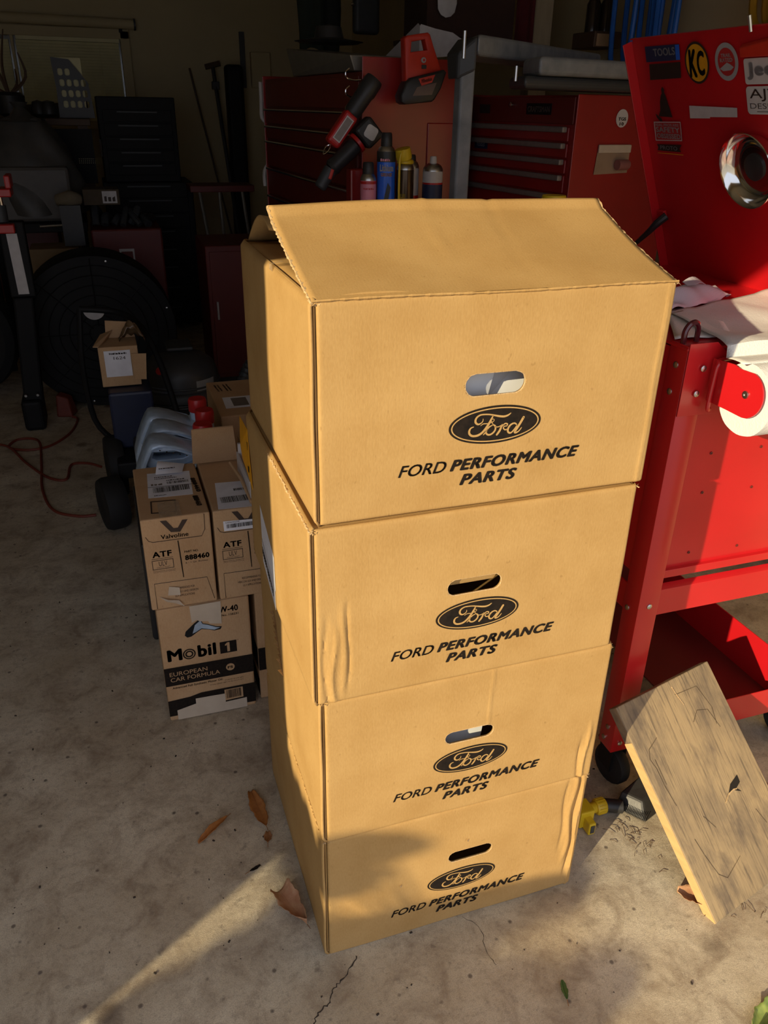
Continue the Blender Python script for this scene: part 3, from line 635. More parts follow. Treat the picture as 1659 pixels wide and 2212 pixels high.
# paper towel roll and the sheet drawn over the bench
pr = thing('paper_towel_roll', 'white paper towel roll in the red holder on the bench front', 'paper roll', (.98, .118, 1.045))
n = 48; g = MB(); R0, R1 = .067, .022
vs = []
for x in (.835, 1.118):
    for R in (R0, R1):
        for k in range(n): a = 2*math.pi*k/n; rr = R*(1+.006*math.sin(5*a)+.004*math.sin(11*a)); vs.append((x, .121+rr*math.cos(a), 1.035+rr*math.sin(a)))
fs = []
for k in range(n):
    q = (k+1) % n
    fs += [(k, q, n+q, n+k), (2*n+k, 3*n+k, 3*n+q, 2*n+q), (k, 2*n+k, 2*n+q, q), (n+k, n+q, 3*n+q, 3*n+k)]
put('roll', MB().add(vs, fs), WPAP, pr, smooth=True, ang=40)
put('core_tube', MB().lathe([(.0225, 0), (.0225, .27), (.0205, .27), (.0205, 0)], (.838, .121, 1.035), (1, 0, 0), 28), KR, pr, smooth=True)
def sh(u, v):
    # from roll crest back across the bench top
    x0 = .815+.085*v; x = x0+(1.35-x0)*u
    if v < .18: a = math.pi/2*(1-v/.18); y = .121+.068*math.cos(a)*.9; z = 1.035+.068*math.sin(a)+.055*(v/.18)**2+.008*(v/.18)
    else: w = (v-.18)/.82; y = .182+(.271+.38*(x-.919))*w; z = ZT-.002+.004*math.sin(w*9+u*4)*(1-w)+.004*max(0, math.sin(u*13+w*3))
    return (x, y, max(z, ZT-.004) if v >= .18 else z)
o = put('paper_sheet', MB().grid(sh, 30, 40), WPAP, pr, smooth=True, solid=.001)
# left hand part of the sheet reaching the bench corner
put('paper_sheet', MB().grid(lambda u, v: (.772+.13*u+.14*v, .262+.0*u+.22*v+.0*u, ZT-.003+.002*math.sin(u*7+v*5)), 10, 12), WPAP, pr, smooth=True, solid=.001)
# crumpled bag
rnd = random.Random(4)
def bag(u, v):
    s = .90+.24*u; y = .463+.38*(s-.919)+.09*v
    h = .034*math.sin(math.pi*min(1, u*1.02))**.6*math.sin(math.pi*v)**.7+.005*math.sin(u*15+v*9)+.004*math.sin(v*11+u*8)
    return (s, y, ZT-.002+max(0, h))
bg_ = thing('plastic_bag', 'crumpled white plastic bag lying on the bench behind the paper', 'bag', (1.05, .57, 1.11))
put('bag', MB().grid(bag, 50, 24), WPLS, bg_, solid=.0012)
put('bag_fold', MB().grid(lambda u, v: (1.02+.14*u, .50+.38*(.12+.14*u)+.03*v, ZT+.026+.009*math.sin(u*6)-.022*u*u+.008*v), 12, 4), WPLS, bg_, solid=.0012)
# yellow jar on the bench
yj = thing('plastic_jar', 'jar with a flat yellow lid behind the top carton', 'jar', (.866, .93, 1.111))
yx, yy = .866, .93
put('jar_body', MB().lathe([(.028, ZT-.007), (.030, ZT), (.030, 1.262), (.027, 1.272)], (yx, yy, 0), n=24), DGRY, yj, smooth=True)
put('jar_lid', MB().lathe([(.030, 1.273), (.031, 1.275), (.031, 1.304), (.029, 1.308), (.0, 1.308)], (yx, yy, 0), n=24), YEL, yj, smooth=True)
# ------------------------------------------------------------------ leaning board
bd = thing('wooden_board', 'weathered grey-brown board leaning against the red bench leg', 'board', (.93, -.14, 0))
BL = V((.785, -.182, .002)); uB = V((.302, .077, 0)); TL = V((.683, .13, .345)); upB = TL-BL; upB += V((.006, .0, 0)); nB = uB.cross(upB).normalized(); nB = nB if nB.y > 0 else -nB
TKB = .025
a = [BL, BL+uB, BL+uB+upB*1.0, BL+upB]; b = [p+nB*TKB for p in a]
mnz = min(p.z for p in b); 
W0, L0 = uB.length, upB.length
bo = put('board', MB().hexa(a, b), WOODP, bd, bevel=.002, local=True)
_u = uB.normalized(); _v = (upB-_u*upB.dot(_u)).normalized(); _n = _u.cross(_v)
_F = Mx(((_u.x, _v.x, _n.x, BL.x), (_u.y, _v.y, _n.y, BL.y), (_u.z, _v.z, _n.z, BL.z), (0, 0, 0, 1)))
bo.data.transform(_F.inverted()); bo.matrix_local = WM[bd].inverted() @ _F
lft = uB.normalized()
put('cut_edge', MB().hexa([BL-lft*.0012+nB*.001, BL+upB*.83-lft*.0012+nB*.001, BL+upB*.83+lft*.004+nB*.001, BL+lft*.004+nB*.001], [BL-lft*.0012+nB*(TKB-.001), BL+upB*.83-lft*.0012+nB*(TKB-.001), BL+upB*.83+lft*.004+nB*(TKB-.001), BL+lft*.004+nB*(TKB-.001)]), WOODE, bd, label='fresh yellow saw-cut edge')
def BP(u, v, n=-.0006): return BL+uB*u+upB*v+nB*n
def strip(pts, w, m, name, n=-.0006):
    g = MB(); P = [BP(u, v, n) for u, v in pts]
    for i in range(len(P)-1):
        d = (P[i+1]-P[i]).normalized(); s = d.cross(nB)*w; g.add([P[i]+s, P[i]-s, P[i+1]-s*.6, P[i+1]+s*.6], [(0, 1, 2, 3)])
    return put(name, g, m, bd)
for pts in ([(.10, .68), (.08, .73), (.11, .77), (.22, .80)], [(.10, .68), (.10, .60), (.12, .5)], [(.12, .72), (.12, .60)], [(.55, .93), (.78, .92), (.83, .80), (.80, .72)], [(.60, .78), (.68, .82), (.78, .80), (.82, .70)],
            [(.14, .34), (.16, .26), (.20, .16), (.26, .125), (.45, .17)], [(.78, .30), (.82, .22)], [(.30, .40), (.36, .33)]):
    strip(pts, .0007, mat('wood_gouge', (.09, .06, .035), .9) if 'wood_gouge' not in bpy.data.materials else bpy.data.materials['wood_gouge'], 'gouge')
GG = bpy.data.materials['wood_gouge']
put('knot_hole', MB().add([BP(.60, .42), BP(.66, .455), BP(.76, .475), BP(.755, .44), BP(.70, .425), BP(.73, .40), BP(.66, .425)], [tuple(range(7))]), mat('knot_black', (.012, .009, .007), .9), bd, label='dark splintered knot hole')
strip([(.54, .395), (.60, .42), (.66, .427), (.70, .422)], .0018, KEDGE, 'splinter', -.0012)
strip([(.55, .97), (.56, .93), (.585, .87)], .002, KEDGE, 'splinter', -.0012)
# ------------------------------------------------------------------ hose end and yellow tap by the casters
hz = thing('vacuum_nozzle', 'black flat floor nozzle with a ribbed hose on the concrete', 'nozzle', (.84, .16, 0))
put('nozzle_head', MB().hexa([(.755, .150, .004), (.80, .085, .004), (.90, .12, .004), (.86, .185, .004)], [(.775, .160, .040), (.805, .115, .042), (.875, .135, .055), (.85, .18, .06)]), BLK, hz, bevel=.005)
g = MB()
for k in range(22): q = k/21; p = V((.757, .146, .017)).lerp(V((.800, .088, .017)), q); g.obox(p+V((-.001, -.001, 0)), (.0012, .003, .022), rot('Z', -50))
put('nozzle_brush', g, BLK, hz, kind='stuff')
put('hose_neck', MB().tube([(.722, .148, .024), (.762, .130, .024)], .016, 16), BLK, hz, smooth=True)
g = MB()
yt_ = thing('hose_coupling', 'yellow plastic hose coupling between the bottom carton and the nozzle', 'coupling', (.69, .14, 0))
put('coupling_body', MB().tube([(.672, .146, .026), (.698, .147, .026)], .013, 14), YEL, yt_, smooth=True)
g = MB()
for k in range(14): a = 2*math.pi*k/14; g.box(-.011, .011, -.0015, .0015, .0165, .0195); 
g = MB(); g.lathe([(.0165, 0), (.0185, .003), (.0185, .023), (.0155, .026)], (.698, .147, .026), (1, -.05, 0), 22)
rg = put('ribbed_nut', g, YEL, yt_, smooth=True)
g = MB()
for k in range(16):
    a = 2*math.pi*k/16; c = V((.711, .1465, .026))+V((0, math.cos(a), math.sin(a)))*.0186; g.obox(c, (.020, .0018, .0018), Mx.Rotation(a, 3, 'X'))
put('grip_ribs', g, YEL, rg, kind='stuff')
put('coupling_block', MB().box(.640, .677, .118, .160, .004, .052).box(.650, .668, .095, .125, .003, .038), YEL, yt_, bevel=.003)
put('lever_slot', B(.654, .664, .0935, .0955, .010, .032), DGRY, yt_)
# ------------------------------------------------------------------ oil cartons and jugs on the left
def carton(name, label, x0, x1, y0, y1, z0, z1, m=KR2, rz=0, group=None, bev=.004, cat='box'):
    t = thing(name, label, cat, ((x0+x1)/2, (y0+y1)/2, z0), 0, group)
    put('carton_body', B(x0, x1, y0, y1, z0, z1), m, t, bevel=bev)
    return t
FM = lambda y: basis((0, y, 0), (1, 0, 0), (0, 0, 1))
TM = lambda z: basis((0, 0, z), (1, 0, 0), (0, 1, 0))
# lower printed carton
mo = carton('oil_carton', 'brown motor oil carton with a black band on the floor, under the left fluid box', -.229, .005, .780, 1.15, .001, .362, KR2, bev=.005)
MO = FM(.7792); MO2 = FM(.7784)
hole = [(-.166, .272), (-.163, .284), (-.152, .294), (-.140, .305), (-.128, .314), (-.121, .314), (-.118, .301), (-.105, .296), (-.085, .285), (-.070, .282), (-.074, .274), (-.09, .273), (-.104, .279), (-.122, .284), (-.135, .276), (-.150, .266), (-.160, .265)]
put('torn_hole', flat([hole], 0, MO), mat('hole_black', (.005, .005, .006), .9), mo, label='torn dark hole')
put('jug_seen_inside', flat([[(-.146, .275), (-.138, .300), (-.123, .312), (-.119, .300), (-.105, .294), (-.085, .283), (-.074, .280), (-.09, .276), (-.104, .281), (-.122, .287), (-.136, .279)]], 0, MO2), SILV, mo)
put('printed_band', flat([[(-.229, .178), (.005, .176), (.005, .118), (-.229, .119)]], 0, MO), INK, mo)
put('printed_band', flat([[(-.229, .070), (-.17, .073), (-.14, .080), (.005, .080), (.005, .014), (-.229, .018)]], 0, MO), INK, mo)
w = text(mo, 'M', -.216, -.178, .198, .235, MO, INK, .03)
put('printed_ring', flat([ell(-.160, .2125, .0165, .0165), ell(-.160, .2125, .0130, .0130)], 0, MO), INK, mo)
put('printed_ring', flat([ell(-.160, .2125, .0105, .0105), ell(-.160, .2125, .0065, .0065)], 0, MO), INK, mo)
text(mo, 'bil', -.138, -.090, .1965, .235, MO, INK, .03)
put('printed_square', flat([[(-.080, .195), (-.036, .195), (-.036, .232), (-.080, .232)]], 0, MO), INK, mo)
put('printed_numeral', flat([[(-.0545, .1995), (-.0545, .2285), (-.0605, .2285), (-.0665, .2235), (-.0665, .2185), (-.0615, .2205), (-.0615, .1995)]], 0, MO2), KR2, mo)
text(mo, 'TM', -.034, -.030, .230, .232, MO, INK)
text(mo, 'W-40', -.074, -.025, .324, .342, MO, INK, .02); text(mo, 'No. 126231', -.068, -.025, .312, .318, MO, INK, .01)
text(mo, 'EUROPEAN', -.216, -.118, .150, .163, MO2, KR2, .0); text(mo, 'CAR FORMULA', -.215, -.086, .132, .145, MO2, KR2, .0)
put('printed_badge', flat([ell(-.0575, .1475, .0115, .0115)], 0, MO2), KR2, mo); text(mo, 'FS', -.0645, -.0505, .1435, .1515, FM(.7776), INK, .02)
text(mo, 'Advanced Full Synthetic Motor Oil', -.213, -.082, .1055, .1145, MO, INK, .01)
text(mo, '3 x 4.73L (5 U.S. QT)', -.075, -.025, .103, .107, MO, INK); text(mo, 'TOTAL CONT. NET. 14.19L (15 U.S. QT)', -.116, -.025, .096, .100, MO, INK)
put('barcode_ground', flat([[(-.079, .037), (-.029, .039), (-.029, .074), (-.079, .074)]], 0, MO2), KR2, mo)
g = MB(); rnd = random.Random(2); x = -.074
while x < -.034: w_ = rnd.choice((.0008, .0014, .002)); g.quad((x, .7776, .044), (x+w_, .7776, .044), (x+w_, .7776, .072), (x, .7776, .072)); x += w_+rnd.choice((.0008, .0014))
put('barcode', g, INK, mo)
put('masking_tape', flat([[(-.208, -.0-.0+.004), (-.020, .003), (-.020, .035), (-.078, .033), (-.078, .062), (-.157, .064), (-.157, .047), (-.208, .036)]], .0006, FM(.7774)), TAPE, mo, label='strip of pale masking tape')
put('masking_tape', flat([[(-.147, .360), (-.068, .361), (-.070, .292), (-.100, .298), (-.104, .306), (-.125, .310), (-.132, .316), (-.145, .309)]], .0006, FM(.7774)), TAPE, mo)
mo2 = carton('oil_carton', 'dark-banded carton squeezed between the left boxes and the tall stack', .022, .255, .800, 1.15, .001, .362, KR2)
put('printed_band', B(.0212, .022, .802, 1.14, .10, .175), INK, mo2); put('printed_band', B(.0212, .022, .802, 1.14, .012, .07), INK, mo2)
put('printed_band', flat([[(.023, .175), (.25, .175), (.25, .10), (.023, .10)]], 0, FM(.7992)), INK, mo2)
# fluid boxes
def fluid(x0, label, grp=None):
    t = thing('fluid_carton', label, 'box', (x0+.08, .95, .368), 0)
    put('carton_body', B(x0, x0+.163, .775, 1.09, .366, .620), KR2, t, bevel=.004)
    M1 = FM(.7742); dx = x0+.238
    put('printed_mark', flat([[(dx-.193, .6135), (dx-.178, .613), (dx-.163, .590), (dx-.153, .590), (dx-.141, .6095), (dx-.128, .609), (dx-.1485, .578), (dx-.170, .580)]], 0, M1), INKB, t)
    text(t, 'Valvoline', dx-.195, dx-.130, .564, .5755, M1, INKB, .012)
    text(t, 'ATF', dx-.220, dx-.174, .516, .532, M1, INKB, .022)
    put('printed_box', flat([[(dx-.223, .508), (dx-.172, .508), (dx-.172, .482), (dx-.223, .482)], [(dx-.2215, .5065), (dx-.1735, .5065), (dx-.1735, .4835), (dx-.2215, .4835)]], 0, M1), INKB, t)
    text(t, 'ULV', dx-.207, dx-.187, .491, .504, M1, INKB); text(t, 'ULTRA LOW VISCOSITY', dx-.213, dx-.181, .486, .4885, M1, INKB)
    text(t, 'Recommended for the latest Ford', dx-.222, dx-.170, .4765, .479, M1, INKB); text(t, 'and GM Transmission Technology', dx-.222, dx-.170, .4725, .4750, M1, INKB)
    put('printed_rule', flat([[(dx-.223, .5125), (dx-.172, .5125), (dx-.172, .5115), (dx-.223, .5115)]], 0, M1), INKB, t)
    text(t, 'PART NO.', dx-.144, dx-.110, .518, .524, M1, INKB, .01); text(t, '888460', dx-.144, dx-.085, .497, .511, M1, INKB, .03); text(t, '6 - 1 Qt. Bottles', dx-.144, dx-.090, .487, .492, M1, INKB)
    put('seam_gap', flat([[(dx-.1575, .555), (dx-.155, .555), (dx-.1525, .50), (dx-.1515, .450), (dx-.1535, .450), (dx-.1555, .50)]], 0, M1), INK, t)
    # panel outlines pressed in the board
    def line(p): g = MB(); P = [V((a, .7738, b)) for a, b in p]; return put('fold_line', MB().tube(P, .0007, 5), INKB, t)
    line([(x0+.014, .370), (x0+.014, .443), (x0+.142, .441), (x0+.156, .375)])
    line([(x0+.148, .575), (x0+.149, .618)])
    line([(x0+.008, .575), (x0+.014, .563), (x0+.024, .559), (x0+.139, .559), (x0+.147, .575)])
    text(t, 'RECOMMENDED FOR', dx-.179, dx-.128, .418, .424, M1, INKB); text(t, 'MERCON ULV AND DEXRON', dx-.190, dx-.120, .407, .413, M1, INKB); text(t, 'ULV APPLICATIONS', dx-.178, dx-.130, .396, .402, M1, INKB)
    return t
f1 = fluid(-.238, 'left brown transmission fluid box with a torn lower flap and two top labels')
TZ = TM(.6207)
k = put('shipping_label', flat([[(-.203, 1.045), (-.094, 1.035), (-.101, .886), (-.210, .893)]], .0004, TZ), WHT, f1, label='white shipping label')
def bars(x0, x1, y0, y1, z, par, seed, v=False):
    g = MB(); rnd = random.Random(seed); x = x0
    while x < x1: w_ = rnd.choice((.0008, .0013, .002)); g.quad((x, y0, z), (x+w_, y0, z), (x+w_, y1, z), (x, y1, z)); x += w_+rnd.choice((.0008, .0014, .002))
    return put('barcode', g, INK, par)
bars(-.195, -.108, .918, .948, .6214, k, 1); bars(-.158, -.104, .964, .978, .6214, k, 2)
put('label_rule', MB().quad((-.207, .954, .6214), (-.098, .947, .6214), (-.098, .949, .6214), (-.207, .956, .6214)), INK, k)
scribble(k, -.198, -.165, .962, .974, TM(.6214), GHN); scribble(k, -.187, -.140, 1.010, 1.016, TM(.6214)); scribble(k, -.187, -.130, 1.000, 1.005, TM(.6214), INKB, 3); scribble(k, -.158, -.112, .984, .990, TM(.6214), INK, 4); scribble(k, -.195, -.165, .899, .903, TM(.6214), INK, 5)
put('printed_box', flat([[(-.207, .872), (-.146, .866), (-.150, .797), (-.210, .803)], [(-.2035, .867), (-.1495, .862), (-.1535, .802), (-.2065, .808)]], 0, TM(.6212)), INKB, f1)
text(f1, '888460', 0, .09, 0, .012, basis((-.098, .985, .6212), (.08, -1, 0), (1, .08, 0)), INKB, .03)
text(f1, '888460', 0, .06, 0, .014, basis((-.105, .875, .6212), (.08, -1, 0), (1, .08, 0)), INKB, .03)
put('clear_tape', flat([[(-.192, .86), (-.140, .86), (-.140, .775), (-.192, .775)]], .0003, TM(.6216)), CTAPE, f1, label='glossy clear tape')
put('torn_paper', MB().add([(-.215, .7735, .404), (-.195, .766, .396), (-.17, .770, .388), (-.158, .764, .372), (-.175, .768, .380), (-.20, .7725, .388)], [tuple(range(6))]).add([(-.19, .773, .43), (-.165, .770, .425), (-.165, .772, .402), (-.195, .773, .405)], [(0, 1, 2, 3)]), TAPE, f1, solid=.0006, label='torn paper shreds')
sp = thing('paper_slip', 'curled white paper slip lying on the left fluid box', 'paper', (-.15, 1.06, .622))
put('slip', MB().grid(lambda u, v: (-.182+.068*u+.012*v, 1.026+.055*v-.012*u, .624+.016*math.sin(v*2)*(1-u)+.004*u), 8, 6), WHT, sp, solid=.0004)
scribble(sp, -.172, -.13, 1.035, 1.042, TM(.634))
f2 = fluid(-.068, 'right brown transmission fluid box with a barcode sticker and open rear flap')
k = put('shipping_label', flat([[(-.040, .936), (.055, .928), (.045, .775), (-.053, .782)]], .0004, TZ), WHT, f2); bars(-.04, .04, .812, .845, .6214, k, 4); bars(0, .045, .875, .888, .6214, k, 6)
k = put('barcode_sticker', flat([[(-.045, .590), (.060, .585), (.062, .560), (-.044, .563)]], .0005, FM(.7738)), WHT, f2, label='white barcode sticker')
g = MB(); rnd = random.Random(12); x = -.037
while x < .05: w_ = rnd.choice((.0007, .0012, .0018)); g.quad((x, .7730, .570), (x+w_, .7730, .570), (x+w_, .7730, .581), (x, .7730, .581)); x += w_+rnd.choice((.0007, .0012))
put('barcode', g, INK, k); text(k, 'NAPAONLINE', -.040, -.005, .5835, .5875, FM(.7731), INKB)
put('rear_flap', MB().grid(lambda u, v: (-.080+.108*u+.014*(1-v)*u, 1.070-.055*v, .625+.118*v), 4, 4), KR2, f2, solid=.004, label='raised cardboard flap')
put('inner_liner', MB().box(.030, .034, .80, 1.0, .621, .675).box(.034, .095, .99, 1.0, .621, .70), STW, f2)
put('cut_rim', MB().tube([(.030, .79, .625), (.024, .90, .64), (.012, 1.0, .645)], .005, 6), KR2, f2)
# rear carton with label
rc = carton('cardboard_carton', 'plain tall brown carton behind the fluid boxes with a white label', .045, .33, 1.40, 1.76, .002, .63, KR2)
for x in (.055, .066, .085, .096): scribble(rc, 0, .075, 0, .007, basis((x+.01, 1.72, .6308), (.1, -1, 0), (1, .1, 0)), INKB, int(x*1000))
k = put('carton_label', flat([[(.075, 1.58), (.18, 1.58), (.18, 1.47), (.072, 1.47)]], .0004, TM(.6310)), WHT, rc, label='white label')
put('label_print', MB().quad((.10, 1.485, .6316), (.15, 1.485, .6316), (.15, 1.565, .6316), (.10, 1.565, .6316)), GHN, k)
b2 = carton('cardboard_carton', 'open brown carton with a white inner lining behind the flap', .065, .24, 1.095, 1.215, .364, .640, KR2)
put('inner_liner', B(.07, .235, 1.0995, 1.1, .56, .70), STW, b2)
# jugs
bcr = carton('storage_tote', 'dark tote under the silver oil jugs', -.245, .015, 1.165, 1.60, .002, .347, BLK, bev=.01, cat='tote')
def jug(y, label):
    t = thing('oil_jug', label, 'jug', (-.12, y, .350), 0, 'silver oil jugs with red caps')
    zb = .350; M = basis((0, y-.052, 0), (1, 0, 0), (0, 0, 1))
    out = [(-.236, zb+.004), (-.232, zb), (-.010, zb), (-.004, zb+.006), (-.002, zb+.19), (-.006, zb+.225), (-.004, zb+.240), (-.006, zb+.262), (-.052, zb+.265), (-.058, zb+.260), (-.085, zb+.272), (-.115, zb+.287), (-.145, zb+.297), (-.168, zb+.300), (-.180, zb+.297), (-.190, zb+.284), (-.205, zb+.255), (-.222, zb+.215), (-.235, zb+.17)]
    rec = [(-.200, zb+.225), (-.196, zb+.236), (-.182, zb+.264), (-.174, zb+.275), (-.160, zb+.279), (-.140, zb+.277), (-.100, zb+.264), (-.068, zb+.252), (-.058, zb+.243), (-.058, zb+.234), (-.072, zb+.224), (-.090, zb+.218), (-.185, zb+.216)]
    me = flat([out, rec], .104, M, .011)
    put('jug_body', me, SILV, t, smooth=True, ang=45)
    slot = [(-.180, zb+.247), (-.174, zb+.262), (-.162, zb+.270), (-.142, zb+.269), (-.102, zb+.259), (-.078, zb+.252), (-.080, zb+.244), (-.095, zb+.239), (-.168, zb+.240)]
    put('handle_recess', flat([[(a*1.0, b) for a, b in rec], slot], .046, basis((0, y-.024, 0), (1, 0, 0), (0, 0, 1)), .004), SILV, t, smooth=True, ang=45)
    put('neck', MB().lathe([(.026, .245), (.026, .290)], (-.030, y, zb), n=20), SILV, t, smooth=True)
    put('cap', MB().lathe([(.0265, .288), (.0285, .290), (.0285, .322), (.0255, .329), (.0, .3295)], (-.030, y, zb), n=26), REDC, t, smooth=True, ang=50)
    for q in range(5): put('grip_dot', MB().lathe([(.0022, 0), (.0018, .0012)], (-.158+.018*q, y-.0528, zb+.2805-.0058*q), (0, -1, 0), 8), CHR, t)
    return t
j0 = jug(1.228, 'silver oil jug nearest the camera, its cap behind the raised flap')
copy_tree(j0, (-.10, 1.345, .350), label='middle silver oil jug of three, red cap in front')
copy_tree(j0, (-.108, 1.455, .350), label='rearmost silver oil jug of three, against the dark cart')
# ------------------------------------------------------------------ tool chests on the right hand side, deeper in the garage
def chest_frame(px, py, ang):     # near front corner, front runs away from the camera along +y
    a = math.radians(ang); return V((px, py, 0)), V((-math.sin(a), math.cos(a), 0)), V((math.cos(a), math.sin(a), 0))
O1, A1, S1 = chest_frame(.70, 2.05, 2.8)
c1 = thing('tool_chest', 'wide dark red drawer chest with chrome pulls, lights stuck to its end', 'tool chest', (.95, 2.75, 0))
def cb(O, A, S, a0, a1, s0, s1, z0, z1):
    P = lambda a, s, z: O+A*a+S*s+V((0, 0, z))
    return MB().hexa([P(a0, s0, z0), P(a1, s0, z0), P(a1, s1, z0), P(a0, s1, z0)], [P(a0, s0, z1), P(a1, s0, z1), P(a1, s1, z1), P(a0, s1, z1)])
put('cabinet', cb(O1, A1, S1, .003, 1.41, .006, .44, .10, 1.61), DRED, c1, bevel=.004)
put('end_panel', cb(O1, A1, S1, 0, .004, .004, .44, .10, 1.655), RED2, c1, bevel=.003)
put('end_panel', cb(O1, A1, S1, 1.41, 1.416, -.006, .44, .10, 1.625), RED2, c1, bevel=.003)
put('embossed_panel', cb(O1, A1, S1, -.006, .001, .26, .40, .6, 1.45), RED2, c1, bevel=.008)
dz = [1.60, 1.487, 1.413, 1.345, 1.22, 1.09, .93, .77, .60, .40, .14]
for i in range(len(dz)-1):
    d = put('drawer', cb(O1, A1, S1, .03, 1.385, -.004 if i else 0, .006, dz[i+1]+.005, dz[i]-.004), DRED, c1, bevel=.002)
    if i:
        hz_ = dz[i]-.010
        put('drawer_pull', MB().tube([O1+A1*.05+S1*-.016+V((0, 0, hz_)), O1+A1*1.36+S1*-.016+V((0, 0, hz_))], .0058, 8), CHR, d, smooth=True)
for k, z in enumerate((1.583, 1.529, 1.475)):
    c = O1+A1*.01+V((0, 0, z)); put('chrome_hook', MB().tube([c+S1*.004, c-S1*.025+V((0, 0, -.002)), c-S1*.05+V((0, 0, .006)), c-S1*.054+V((0, 0, .022)), c-S1*.04+V((0, 0, .034))], .0028, 8, smooth=4), CHR, c1, smooth=True)
e = O1+A1*1.43-S1*.012
put('side_lock_bar', MB().tube([e+V((0, 0, 1.60)), e+V((0, 0, 1.50)), e+V((0, 0, 1.44)), e-A1*.0+S1*.03+V((0, 0, 1.40)), e+S1*.03+V((0, 0, 1.25)), e+S1*.0+V((0, 0, 1.19)), e+V((0, 0, 1.12))], .010, 8, smooth=3), STW, c1, smooth=True, label='bent chrome lock bar, its shine given as pale colour')  # flat pale colour stands in for the chrome's bright reflection
put('side_shelf', B(.62, 1.07, 1.80, 2.045, 1.158, 1.166), RED2, c1, bevel=.002)
put('side_shelf_bin', MB().box(.64, .70, 1.98, 2.04, 1.166, 1.30), RED2, c1, bevel=.006)
for x, y in ((.76, 2.12), (1.1, 2.14), (.70, 3.4), (1.04, 3.42)): put('caster', MB().lathe([(.02, -.02), (.045, -.02), (.048, 0), (.045, .02), (.02, .02)], (x, y, .048), (1, 0, 0), 16), RUB, c1)
gb = thing('silver_tray', 'dull silver bin standing on the far end of the wide drawer chest', 'bin', (.84, 2.5, 1.61))
put('bin_body', MB().hexa([(.69, 2.10, 1.612), (.86, 2.13, 1.612), (.80, 2.95, 1.612), (.66, 2.93, 1.612)], [(.67, 2.09, 1.66), (.88, 2.12, 1.66), (.82, 2.99, 1.72), (.64, 2.97, 1.72)]), mat('dull_aluminium', (.34, .33, .29), .4, .6), gb, bevel=.004)
bl_ = thing('brimmed_hat', 'black brimmed hat lying on the dull silver bin', 'hat', (.75, 2.6, 1.70))
put('brim', MB().lathe([(.02, 0.012), (.12, .012), (.13, .018), (.14, .018), (.06, .03), (.05, .07), (.0, .08)], (.74, 2.62, 1.712), n=24), BLK, bl_, smooth=True)
# hanging things over the chest, on the back wall side
def hang(name, label, cat, pts, th, m, y, extra=None):
    t = thing(name, label, cat, (pts[0][0], y, pts[0][1])); put(name+'_body', flat([pts], th, basis((0, y, 0), (1, 0, 0), (0, 0, 1)), min(th*.3, .01)), m, t, smooth=True, ang=50); return t
h = thing('hanging_jacket', 'dark jacket hanging by its sleeves at the top edge', 'jacket', (1.02, 3.9, 1.7))
g = MB().grid(lambda u, v: (.93+.17*u+.02*math.sin(v*5)*(u-.5)+(.03*(u-.5))*v, 3.9+.05*math.sin(u*math.pi)*(1+.3*math.sin(u*14))*-1, 2.25-.50*v+.03*math.sin(u*5)), 20, 20)
put('jacket_body', g, mat('dark_green_cloth', (.02, .028, .018), .9), h, smooth=True, solid=.01)
put('sleeve', MB().tube([(1.09, 3.88, 2.22), (1.10, 3.86, 1.95), (1.09, 3.86, 1.62), (1.12, 3.87, 1.55)], [.05, .045, .035, .03], 12, smooth=4), mat('dark_cloth', (.012, .014, .012), .9), h, smooth=True)
h2 = thing('hanging_case', 'narrow black case hanging above the chest with a bright glint', 'case', (1.25, 3.7, 1.8))
put('case_body', B(1.17, 1.31, 3.68, 3.74, 1.84, 2.26), DGRY, h2, bevel=.02, seg=4)
put('hang_hook', MB().lathe([(.0, -.012), (.008, -.006), (.010, 0), (.008, .006), (0, .012)], (1.155, 3.67, 1.97), (0, 1, 0), 10), CHR, h2, smooth=True)
# cordless lights held on the chest end by magnets
Ye = 2.045
t = thing('tube_flashlight', 'slanted red and black cordless torch stuck to the chest end', 'flashlight', (.62, 2.0, 1.4))
a, b = V((.735, 2.005, 1.585)), V((.575, 2.005, 1.378)); d = (b-a)
put('torch_barrel', MB().lathe([(.030, 0), (.033, .01), (.034, .05), (.031, .06), (.030, .13), (.026, .14)], a, d, 20), BLK, t, smooth=True)
p0 = a+d*.50; ex = d.normalized(); ey = V((0, 1, 0)); ez = ex.cross(ey)
R3 = Mx((ex, ey, ez)).transposed()
put('torch_handle', MB().obox(a+d*.76, (.125, .05, .052), R3), REDC, t, bevel=.012, seg=3)
put('label_plate', MB().obox(a+d*.76+V((0, -.0262, 0)), (.088, .002, .030), R3), STW, t)
put('label_face', MB().obox(a+d*.76+V((0, -.0275, 0)), (.080, .001, .023), R3), GHN, t)
put('hang_ring', MB().tube([b+V((0, 0, .0)), b+V((-.012, -.01, -.02)), b+V((-.03, -.01, -.03)), b+V((-.02, 0, -.008))], .0025, 6, closed=True, smooth=4), CHR, t, smooth=True)
t = thing('work_light', 'black angled work light with a white square lens on the chest end', 'work light', (.66, 2.0, 1.38))
a, b = V((.700, 1.985, 1.415)), V((.585, 1.985, 1.315)); d = (b-a); ex = d.normalized(); ez = ex.cross(V((0, 1, 0))); R3 = Mx((ex, V((0, 1, 0)), ez)).transposed()
put('light_head', MB().obox(a+V((.005, 0, .003)), (.075, .055, .085), R3), BLK, t, bevel=.014, seg=3)
put('lens_face', flat([rrect(-.022, .022, -.022, .022, .010)], .004, basis(a+V((.008, -.030, .004)), (.85, 0, -.5), (.5, 0, .85))), STW, t, bevel=.001, label='pale lens')
put('light_collar', MB().lathe([(.036, 0), (.036, .012)], a+d*.26, d, 20), REDC, t, smooth=True)
